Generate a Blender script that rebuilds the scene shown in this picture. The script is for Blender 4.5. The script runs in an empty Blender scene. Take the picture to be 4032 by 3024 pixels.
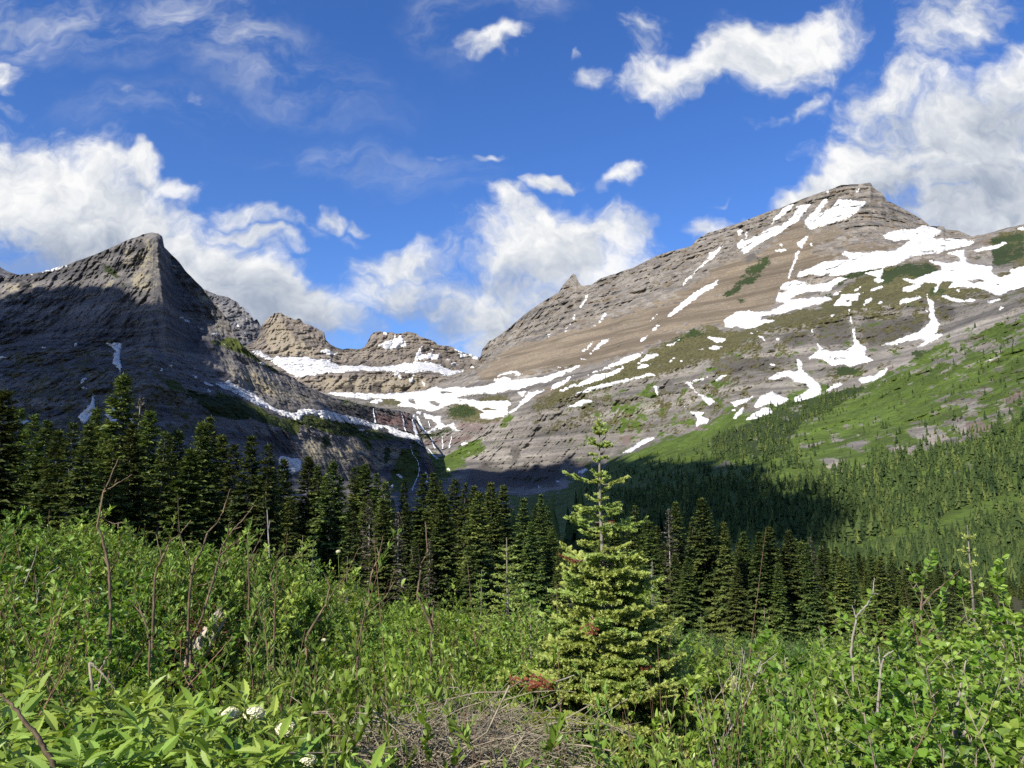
import bpy, math, random, numpy as np
R = math.radians
rng = np.random.default_rng(7)
random.seed(7)
sc = bpy.context.scene
C = sc.collection

# ------------------------------------------------------------------ camera
EYE = 1.65
PITCH = 8.6
FPX = 3024.0                        # focal length in the photograph's pixels (4032 wide)
cam_d = bpy.data.cameras.new('camera')
cam_d.sensor_width = 36.0
cam_d.lens = 36.0 * FPX / 4032.0
cam_d.clip_start = 0.05
cam_d.clip_end = 60000
cam = bpy.data.objects.new('camera', cam_d)
C.objects.link(cam)
cam.location = (0, 0, EYE)
cam.rotation_euler = (R(90 + PITCH), 0, 0)
sc.camera = cam

# ------------------------------------------------------------------ light and exposure
SUN_AZ, SUN_EL = -144.0, 36.0       # degrees from the view axis (+Y), positive to the right
SUN = np.array([math.sin(R(SUN_AZ)) * math.cos(R(SUN_EL)), math.cos(R(SUN_AZ)) * math.cos(R(SUN_EL)), math.sin(R(SUN_EL))])
sun_d = bpy.data.lights.new('sun', 'SUN')
sun_d.energy = 5.0
sun_d.angle = R(0.6)
sun_d.color = (1.0, 0.93, 0.82)
sun = bpy.data.objects.new('sun', sun_d)
C.objects.link(sun)
from mathutils import Vector
sun.rotation_euler = Vector(SUN).to_track_quat('Z', 'Y').to_euler()
sc.view_settings.view_transform = 'Standard'
sc.view_settings.look = 'None'
sc.view_settings.gamma = 1
sc.view_settings.exposure = 0.7
sc.render.engine = 'CYCLES'
sc.cycles.max_bounces = 5
sc.cycles.diffuse_bounces = 2
sc.cycles.transparent_max_bounces = 4
sc.cycles.use_denoising = False

# ------------------------------------------------------------------ picture <-> place
CP, SP = math.cos(R(PITCH)), math.sin(R(PITCH))
def direction(px, py):
    """direction (with y = 1) in which the photograph's pixel looks"""
    cx = (np.asarray(px, float) - 2016.0) / FPX
    cy = (1512.0 - np.asarray(py, float)) / FPX
    dy = CP - cy * SP
    return np.stack([cx / dy, np.ones_like(dy), (SP + cy * CP) / dy], -1)
def at(px, py, d):
    return direction(px, py) * np.asarray(d, float)[..., None] + np.array([0, 0, EYE])
# close-up views of the photograph that outlines were read from: x0, y0, scale
ZV = {'z0': (0, 0, 1.0), 'z1': (0, 800, .663), 'z2': (900, 1000, .6027), 'z3': (1800, 900, .663), 'z4': (2800, 650, .6933),
      'z5': (0, 1800, .738), 'z6': (1100, 1800, .738), 'z7': (1900, 1600, .858), 'z8': (2800, 1700, .798)}
def zp(v, pts):
    x0, y0, s = ZV[v]
    a = np.array(pts, float).reshape(-1, 2)
    return a * s + np.array([x0, y0])
def zs(v, text):
    """polygons in a text: points 'x,y' separated by spaces, polygons by ';'"""
    return [zp(v, [[float(t) for t in q.split(',')] for q in poly.split()]) for poly in text.split(';') if poly.strip()]

# ------------------------------------------------------------------ noise
_perm = np.random.default_rng(3).permutation(256).astype(np.int32)
_perm = np.concatenate([_perm, _perm, _perm])
_g = np.random.default_rng(4).normal(size=(256, 3)).astype(np.float32)
_g /= np.linalg.norm(_g, axis=1, keepdims=True)
def perlin(p):
    p = np.asarray(p, np.float32)
    sh = p.shape[:-1]
    p = p.reshape(-1, 3)
    out = np.empty(len(p), np.float32)
    for s in range(0, len(p), 200000):
        q = p[s:s + 200000]
        i = np.floor(q).astype(np.int32)
        f = q - i
        i &= 255
        u = f * f * f * (f * (f * 6 - 15) + 10)
        r = 0
        for dx in (0, 1):
            wx = u[:, 0] if dx else 1 - u[:, 0]
            a = _perm[(i[:, 0] + dx) & 255]
            for dy in (0, 1):
                wy = wx * (u[:, 1] if dy else 1 - u[:, 1])
                b = _perm[a + ((i[:, 1] + dy) & 255)]
                for dz in (0, 1):
                    w = wy * (u[:, 2] if dz else 1 - u[:, 2])
                    g = _g[_perm[b + ((i[:, 2] + dz) & 255)]]
                    r = r + w * (g[:, 0] * (f[:, 0] - dx) + g[:, 1] * (f[:, 1] - dy) + g[:, 2] * (f[:, 2] - dz))
        out[s:s + 200000] = r
    return out.reshape(sh) * 1.5
def fbm(p, oct=5, gain=.5, ridged=False):
    p = np.asarray(p, np.float32)
    a, t, r = 1.0, 0.0, 0.0
    for k in range(oct):
        n = perlin(p * (2.03 ** k) + 17.3 * k)
        if ridged:
            n = 1 - 2 * np.abs(n)
        r = r + a * n
        t += a
        a *= gain
    return r / t
def sstep(x, a, b):
    t = np.clip((np.asarray(x) - a) / (b - a), 0, 1)
    return t * t * (3 - 2 * t)

# ------------------------------------------------------------------ cover maps read from the photograph (where snow, grass and scree lie)
def blur(a, r):
    k = np.exp(-np.arange(-int(3 * r), int(3 * r) + 1) ** 2 / (2 * r * r)) if r > 0 else np.ones(1)
    k /= k.sum()
    h = len(k) // 2
    for ax in (0, 1):
        pad = [(0, 0), (0, 0)]; pad[ax] = (h, h)
        b = np.pad(a, pad, mode='edge')
        a = sum(k[j] * (b[j:j + a.shape[0]] if ax == 0 else b[:, j:j + a.shape[1]]) for j in range(len(k)))
    return a
class Cover:
    X0, Y0, X1, Y1 = -400, 600, 4500, 2300
    def __init__(self, scale, polys, holes=(), soft=1.5):
        self.s = scale
        w, h = int((self.X1 - self.X0) / scale), int((self.Y1 - self.Y0) / scale)
        a = np.zeros((h, w), np.float32)
        for v, plist in ((1, polys), (0, holes)):
            for p in plist:
                self.fill(a, (p - [self.X0, self.Y0]) / scale, v)
        self.a = blur(a, soft) if soft else a
    @staticmethod
    def fill(a, p, v):
        h, w = a.shape
        for y in range(max(0, int(p[:, 1].min())), min(h - 1, int(p[:, 1].max()) + 1) + 1):
            yc = y + .5
            q = np.roll(p, -1, 0)
            m = (p[:, 1] <= yc) != (q[:, 1] <= yc)
            if not m.any():
                continue
            xs = np.sort(p[m, 0] + (yc - p[m, 1]) / (q[m, 1] - p[m, 1]) * (q[m, 0] - p[m, 0]))
            for a0, a1 in zip(xs[::2], xs[1::2]):
                i0, i1 = int(np.ceil(a0 - .5)), int(np.floor(a1 - .5)) + 1
                if i1 <= i0:
                    i1 = i0 + 1
                a[y, max(0, i0):max(0, min(w, i1))] = v
    def get(self, x, y):
        u = np.clip((x - self.X0) / self.s - .5, 0, self.a.shape[1] - 1.001)
        v = np.clip((y - self.Y0) / self.s - .5, 0, self.a.shape[0] - 1.001)
        i, j = u.astype(int), v.astype(int)
        f, g = u - i, v - j
        a = self.a
        return (a[j, i] * (1 - f) + a[j, i + 1] * f) * (1 - g) + (a[j + 1, i] * (1 - f) + a[j + 1, i + 1] * f) * g

# ------------------------------------------------------------------ node helpers
class NT:
    def __init__(self, tree):
        self.t = tree
        self.n, self.l = tree.nodes, tree.links
    def new(self, kind, **kw):
        nd = self.n.new(kind)
        for k, v in kw.items():
            setattr(nd, k, v)
        return nd
    def put(self, sock, v):
        if v is None:
            return
        if isinstance(v, bpy.types.NodeSocket):
            self.l.new(v, sock)
        else:
            sock.default_value = v
    def math(self, op, a, b=None, c=None, clamp=False):
        nd = self.new('ShaderNodeMath', operation=op, use_clamp=clamp)
        for i, v in enumerate((a, b, c)):
            self.put(nd.inputs[i], v)
        return nd.outputs[0]
    def vmath(self, op, a, b=None):
        nd = self.new('ShaderNodeVectorMath', operation=op)
        self.put(nd.inputs[0], a)
        self.put(nd.inputs[1], b)
        return nd.outputs['Value'] if op in ('LENGTH', 'DOT_PRODUCT', 'DISTANCE') else nd.outputs[0]
    def mix(self, f, a, b, mode='MIX'):
        nd = self.new('ShaderNodeMix', data_type='RGBA', blend_type=mode)
        self.put(nd.inputs[0], f)
        for s, v in ((nd.inputs[6], a), (nd.inputs[7], b)):
            if isinstance(v, tuple) and len(v) == 3:
                v = (*v, 1)
            self.put(s, v)
        return nd.outputs[2]
    def noise(self, vec, scale, detail=4, rough=.55, dist=0, color=False):
        nd = self.new('ShaderNodeTexNoise')
        self.put(nd.inputs['Vector'], vec)
        nd.inputs['Scale'].default_value = scale
        nd.inputs['Detail'].default_value = detail
        nd.inputs['Roughness'].default_value = rough
        nd.inputs['Distortion'].default_value = dist
        return nd.outputs['Color' if color else 'Fac']
    def ramp(self, f, stops):
        nd = self.new('ShaderNodeValToRGB')
        cr = nd.color_ramp
        while len(cr.elements) < len(stops):
            cr.elements.new(.5)
        for e, (p, c) in zip(cr.elements, stops):
            e.position = p
            e.color = (*c, 1) if len(c) == 3 else c
        self.put(nd.inputs[0], f)
        return nd.outputs[0]
    def smooth(self, x, a, b, lo=0., hi=1.):
        nd = self.new('ShaderNodeMapRange', interpolation_type='SMOOTHSTEP')
        self.put(nd.inputs[0], x)
        for i, v in enumerate((a, b, lo, hi)):
            nd.inputs[i + 1].default_value = v
        return nd.outputs[0]
    def mapping(self, vec, loc=(0, 0, 0), rot=(0, 0, 0), scale=(1, 1, 1), kind='POINT'):
        nd = self.new('ShaderNodeMapping', vector_type=kind)
        self.put(nd.inputs[0], vec)
        for i, v in enumerate((loc, rot, scale)):
            nd.inputs[i + 1].default_value = v
        return nd.outputs[0]
def material(name):
    m = bpy.data.materials.new(name)
    m.use_nodes = True
    nt = NT(m.node_tree)
    b = nt.n['Principled BSDF']
    b.inputs['Roughness'].default_value = .9
    b.inputs['Specular IOR Level'].default_value = .2
    return m, nt, b

# ------------------------------------------------------------------ sky: Nishita with procedural clouds in its directions
def make_world():
    w = bpy.data.worlds.new('World')
    sc.world = w
    w.use_nodes = True
    nt = NT(w.node_tree)
    bg = nt.n['Background']
    sky = nt.new('ShaderNodeTexSky', sky_type='NISHITA')
    sky.sun_disc = False
    sky.sun_elevation = R(SUN_EL)
    sky.sun_rotation = R(SUN_AZ)
    sky.air_density = 1.0
    sky.dust_density = .25
    sky.ozone_density = 3.0
    tc = nt.new('ShaderNodeTexCoord')
    d = tc.outputs['Generated']
    sep = nt.new('ShaderNodeSeparateXYZ')
    nt.put(sep.inputs[0], d)
    front = nt.smooth(sep.outputs[1], .05, .3)
    yy = nt.math('MAXIMUM', sep.outputs[1], .05)
    comb = nt.new('ShaderNodeCombineXYZ')
    nt.put(comb.inputs[0], nt.math('DIVIDE', sep.outputs[0], yy))
    nt.put(comb.inputs[1], nt.math('DIVIDE', sep.outputs[2], yy))
    uv = comb.outputs[0]
    # warp so that outlines billow
    wn = nt.noise(uv, 6.0, 4, .6, color=True)
    wv = nt.vmath('SCALE', nt.vmath('SUBTRACT', wn, (.5, .5, .5)))
    wv.node.inputs['Scale'].default_value = .17
    uvw = nt.vmath('ADD', uv, wv)
    def blobs(items, vec):
        tot = None
        for (cx, cy, rx, ry, rot, st) in items:
            c = direction(cx, cy)
            m = nt.mapping(vec, (float(c[0]), float(c[2]), 0), (0, 0, R(rot)), (rx / FPX * 1.2, ry / FPX * 1.25, 1), 'TEXTURE')
            v = nt.smooth(nt.vmath('LENGTH', m), 1.55, .15, 0, st)
            tot = v if tot is None else nt.math('MAXIMUM', tot, v)
        return tot
    big = [(100, 760, 480, 230, -22, 1), (480, 940, 540, 240, -22, 1.15), (820, 1120, 450, 220, -28, 1.2), (1060, 1120, 420, 110, -33, 1), (250, 1050, 420, 120, 0, .62),
           (950, 900, 250, 45, -10, .75), (1050, 850, 320, 45, -12, .55), (1300, 850, 80, 36, 10, .75), (1420, 855, 50, 26, 0, .55), (580, 680, 210, 55, -12, .72), (430, 640, 70, 40, 0, .55),
           (2180, 980, 330, 170, -5, 1), (2300, 900, 260, 110, 0, .9), (1950, 1190, 430, 190, 5, .85), (1560, 1060, 300, 80, 8, .62), (1500, 1190, 300, 130, 0, .72), (2050, 1330, 300, 130, 30, .85),
           (2010, 810, 130, 70, -20, .8), (2170, 710, 130, 36, 5, .85), (2430, 665, 115, 50, 25, .72), (2530, 865, 95, 42, 10, .65), (2810, 870, 75, 70, 30, .62),
           (2620, 270, 220, 110, 12, .8), (2560, 130, 130, 120, 20, .55), (3000, 170, 400, 120, 20, .9), (3220, 100, 220, 100, 20, .6), (3060, 450, 200, 45, 35, .5), (2980, 260, 260, 110, 0, .5),
           (3550, 360, 260, 130, 20, .72), (3750, 130, 230, 170, 40, .72), (3900, 620, 560, 330, -5, 1), (3400, 700, 260, 120, -25, .8), (3250, 800, 420, 110, 24, 1.3), (4000, 350, 200, 170, 0, .95), (3950, 860, 450, 200, 0, 1),
           (40, 235, 110, 90, -20, .85), (760, 365, 70, 45, -20, .55), (515, 375, 40, 32, -30, .5), (640, 370, 60, 40, 0, .42), (70, 400, 70, 40, 0, .48),
           (1960, 195, 150, 62, 5, .62), (2310, 335, 85, 55, 30, .5), (1750, 580, 70, 34, 0, .42), (1890, 583, 80, 30, 0, .42), (2236, 260, 26, 26, 0, .4), (3090, 760, 60, 18, 10, .5), (2850, 750, 30, 16, 20, .5)]
    wide = [(900, 130, 520, 150, -25, 1), (200, 60, 420, 130, -10, 1), (1500, 640, 420, 80, -8, .5), (1750, 60, 200, 120, -60, .55), (0, 950, 420, 200, 0, 1), (2050, 20, 160, 90, 0, .7), (600, 420, 320, 90, 0, .4)]
    fm = blobs(big, uvw)
    wm = blobs(wide, uvw)
    dens_n = nt.noise(uvw, 7.5, 7, .60)
    fine = nt.noise(nt.mapping(uvw, rot=(0, 0, R(25)), scale=(1, 1.6, 1)), 30.0, 4, .6)
    def density(n):
        return nt.math('ADD', nt.math('ADD', nt.math('MULTIPLY', fm, 1.65), nt.math('MULTIPLY', nt.math('SUBTRACT', n, .5), 2.7)), nt.math('MULTIPLY', nt.math('SUBTRACT', fine, .5), .7))
    den = density(dens_n)
    alpha = nt.smooth(den, .34, 1.45)
    alpha = nt.math('MULTIPLY', alpha, nt.smooth(fm, .03, .25))
    # thin high veil
    veil_n = nt.noise(nt.mapping(uvw, rot=(0, 0, R(-28)), scale=(1, 2.6, 1)), 5.5, 5, .62)
    veil = nt.math('MULTIPLY', nt.math('MULTIPLY', nt.smooth(veil_n, .37, .74), wm), .70)
    alpha = nt.math('MAXIMUM', alpha, veil)
    alpha = nt.math('MULTIPLY', alpha, front)
    # the sunward sides of the billows are brighter than their bases
    off = nt.vmath('ADD', uvw, (-.014, .022, 0))
    rel = nt.math('SUBTRACT', dens_n, nt.noise(off, 7.5, 4, .6))
    sepu = nt.new('ShaderNodeSeparateXYZ')
    base_m = blobs([(200, 1060, 420, 130, 0, 1), (1080, 1240, 330, 120, -25, 1), (1650, 1290, 420, 110, 0, .75), (2050, 1180, 260, 120, 0, .5), (3800, 780, 430, 160, 0, .75), (3650, 560, 260, 120, 0, .45), (3950, 480, 240, 150, 0, .5)], uv)
    lum = nt.math('ADD', nt.math('MULTIPLY', rel, 1.5), .86)
    lum = nt.math('SUBTRACT', lum, nt.math('MULTIPLY', base_m, .42))
    lum = nt.math('SUBTRACT', lum, nt.math('MULTIPLY', nt.math('SUBTRACT', 1.0, nt.smooth(den, .3, 1.3)), .10))
    lum = nt.math('MINIMUM', nt.math('MAXIMUM', lum, .38), 1.06)
    cl = nt.ramp(lum, [(.0, (.20, .26, .36)), (.45, (.40, .46, .57)), (.75, (.70, .74, .80)), (1., (1, 1, 1))])
    # behind the camera: scattered cloud so that the light from there is plausible
    bn = nt.smooth(nt.noise(d, 2.2, 3, .6), .52, .68)
    back = nt.math('MULTIPLY', nt.math('SUBTRACT', 1.0, front), nt.math('MULTIPLY', bn, nt.smooth(sep.outputs[2], .0, .15)))
    alpha = nt.math('ADD', alpha, nt.math('MULTIPLY', back, .6))
    hs = nt.new('ShaderNodeHueSaturation')
    hs.inputs['Saturation'].default_value = SKY_SAT
    hs.inputs['Hue'].default_value = .505
    nt.put(hs.inputs['Color'], sky.outputs[0])
    cloudcol = nt.vmath('SCALE', cl)
    cloudcol.node.inputs['Scale'].default_value = CLOUD_GAIN
    blue = nt.mix(1.0, hs.outputs[0], SKY_TINT, 'MULTIPLY')
    col = nt.mix(alpha, blue, cloudcol)
    nt.put(bg.inputs[0], col)
    bg.inputs[1].default_value = SKY_STRENGTH
SKY_STRENGTH, SKY_SAT, CLOUD_GAIN, SKY_TINT = .108, 1.22, 5.6, (.74, .79, 1.0)
make_world()
# ------------------------------------------------------------------ mesh helpers
def mesh_from(name, verts, quads=None, tris=None, smooth=True):
    me = bpy.data.meshes.new(name)
    verts = np.asarray(verts, np.float32).reshape(-1, 3)
    me.vertices.add(len(verts))
    me.vertices.foreach_set('co', verts.ravel())
    idx, starts, tot = [], [], 0
    for f, k in ((quads, 4), (tris, 3)):
        if f is not None and len(f):
            f = np.asarray(f, np.int32).reshape(-1, k)
            idx.append(f.ravel())
            starts.append(tot + np.arange(len(f), dtype=np.int32) * k)
            tot += f.size
    idx, starts = np.concatenate(idx), np.concatenate(starts)
    me.loops.add(len(idx))
    me.loops.foreach_set('vertex_index', idx)
    me.polygons.add(len(starts))
    me.polygons.foreach_set('loop_start', starts)
    me.update(calc_edges=True)
    me.polygons.foreach_set('use_smooth', np.full(len(starts), smooth))
    return me
def link(name, me, mat=None, parent=None, **props):
    o = bpy.data.objects.new(name, me)
    C.objects.link(o)
    if mat is not None and not me.materials:
        me.materials.append(mat)
    if parent is not None:
        o.parent = parent
    for k, v in props.items():
        o[k] = v
    return o
def attr_color(me, name, rgba):
    a = me.attributes.new(name, 'FLOAT_COLOR', 'POINT')
    a.data.foreach_set('color', np.asarray(rgba, np.float32).ravel())
def attr_float(me, name, v):
    a = me.attributes.new(name, 'FLOAT', 'POINT')
    a.data.foreach_set('value', np.asarray(v, np.float32).ravel())
def grid_quads(nr, nc, keep=None):
    i = np.arange(nr * nc).reshape(nr, nc)
    q = np.stack([i[1:, :-1], i[1:, 1:], i[:-1, 1:], i[:-1, :-1]], -1).reshape(-1, 4)
    return q if keep is None else q[keep.ravel()]

# ------------------------------------------------------------------ rock, grass and snow materials
def rock_material(name, dark, mid, light, talus, grass, olive, scrub, red, pale, strata=.035, bump=1.0, size=1.0):
    m, nt, b = material(name)
    pos = nt.new('ShaderNodeNewGeometry').outputs['Position']
    a1 = nt.new('ShaderNodeAttribute', attribute_name='cover')
    a2 = nt.new('ShaderNodeAttribute', attribute_name='cover2')
    s1 = nt.new('ShaderNodeSeparateColor'); nt.put(s1.inputs[0], a1.outputs['Color'])
    s2 = nt.new('ShaderNodeSeparateColor'); nt.put(s2.inputs[0], a2.outputs['Color'])
    big = nt.noise(pos, .004 / size, 2, .6)
    med = nt.noise(pos, .022 / size, 5, .65)
    fin = nt.noise(pos, .11 / size, 3, .7)
    wob = nt.vmath('ADD', pos, nt.vmath('SCALE', nt.noise(pos, .006, 3, .5, color=True)))
    wob.node.inputs[1].links[0].from_node.inputs['Scale'].default_value = 22
    st = nt.noise(nt.mapping(wob, scale=(.0012, .0012, strata / size)), 1.0, 4, .7)
    flute = nt.noise(nt.mapping(pos, scale=(.03 / size, .03 / size, .004 / size)), 1.0, 4, .65)
    v = nt.math('ADD', nt.math('MULTIPLY', st, .72), nt.math('ADD', nt.math('MULTIPLY', med, .2), nt.math('MULTIPLY', flute, .16)))
    rock = nt.ramp(v, [(.41, dark), (.54, mid), (.66, light)])
    def over(col, c2, mask, noise, amt, lo=.35, hi=.65):
        f = nt.smooth(nt.math('ADD', mask, nt.math('MULTIPLY', nt.math('SUBTRACT', noise, .5), amt)), lo, hi)
        return nt.mix(f, col, c2)
    rock = over(rock, pale, s2.outputs[2], nt.math('ADD', nt.math('MULTIPLY', med, .5), nt.math('MULTIPLY', flute, .5)), 1.8)
    rock = over(rock, red, a1.outputs['Alpha'], st, 1.2)
    tal = nt.mix(nt.smooth(fin, .35, .65), tuple(c * .82 for c in talus), tuple(min(1, c * 1.15) for c in talus))
    tal = nt.mix(nt.smooth(st, .44, .60), tal, tuple(c * .62 for c in talus))
    col = over(rock, tal, s1.outputs[1], nt.math('ADD', nt.math('MULTIPLY', st, .6), nt.math('MULTIPLY', med, .4)), 1.5)
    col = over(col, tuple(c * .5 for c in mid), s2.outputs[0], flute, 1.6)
    oli = nt.mix(nt.smooth(fin, .4, .6), olive, tuple(c * .55 for c in olive))
    col = over(col, oli, s2.outputs[1], nt.math('ADD', nt.math('MULTIPLY', med, .5), nt.math('MULTIPLY', fin, .5)), 2.6, .4, .58)
    gr = nt.mix(nt.smooth(med, .35, .65), grass, tuple(c * .62 for c in grass))
    gr = nt.mix(nt.smooth(fin, .5, .72), gr, scrub)
    col = over(col, gr, s1.outputs[0], nt.math('ADD', nt.math('MULTIPLY', med, .7), nt.math('MULTIPLY', big, .3)), 2.4, .4, .6)
    col = over(col, scrub, s1.outputs[2], nt.math('ADD', nt.math('MULTIPLY', med, .45), nt.math('MULTIPLY', fin, .55)), 3.2, .42, .56)
    tint = nt.smooth(big, .3, .7, .86, 1.14)
    sc_ = nt.vmath('SCALE', col); nt.put(sc_.node.inputs['Scale'], nt.math('MULTIPLY', tint, .80))
    nt.put(b.inputs['Base Color'], sc_)
    bp = nt.new('ShaderNodeBump')
    bp.inputs['Strength'].default_value = .9
    bp.inputs['Distance'].default_value = 9 * bump * size
    nt.put(bp.inputs['Height'], nt.noise(nt.mapping(pos, rot=(0, 0, .6), scale=(.018 / size, .018 / size, .07 / size)), 1.0, 6, .68))
    nt.put(b.inputs['Normal'], bp.outputs[0])
    return m
def snow_material():
    m, nt, b = material('snow')
    pos = nt.new('ShaderNodeNewGeometry').outputs['Position']
    n = nt.noise(pos, .02, 6, .6)
    nt.put(b.inputs['Base Color'], nt.ramp(n, [(.3, (.38, .39, .41)), (.55, (.54, .54, .53))]))
    b.inputs['Roughness'].default_value = .7
    bp = nt.new('ShaderNodeBump')
    bp.inputs['Strength'].default_value = .4
    bp.inputs['Distance'].default_value = 3
    nt.put(bp.inputs['Height'], nt.noise(pos, .05, 4, .6))
    nt.put(b.inputs['Normal'], bp.outputs[0])
    return m
SNOW = snow_material()

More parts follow.
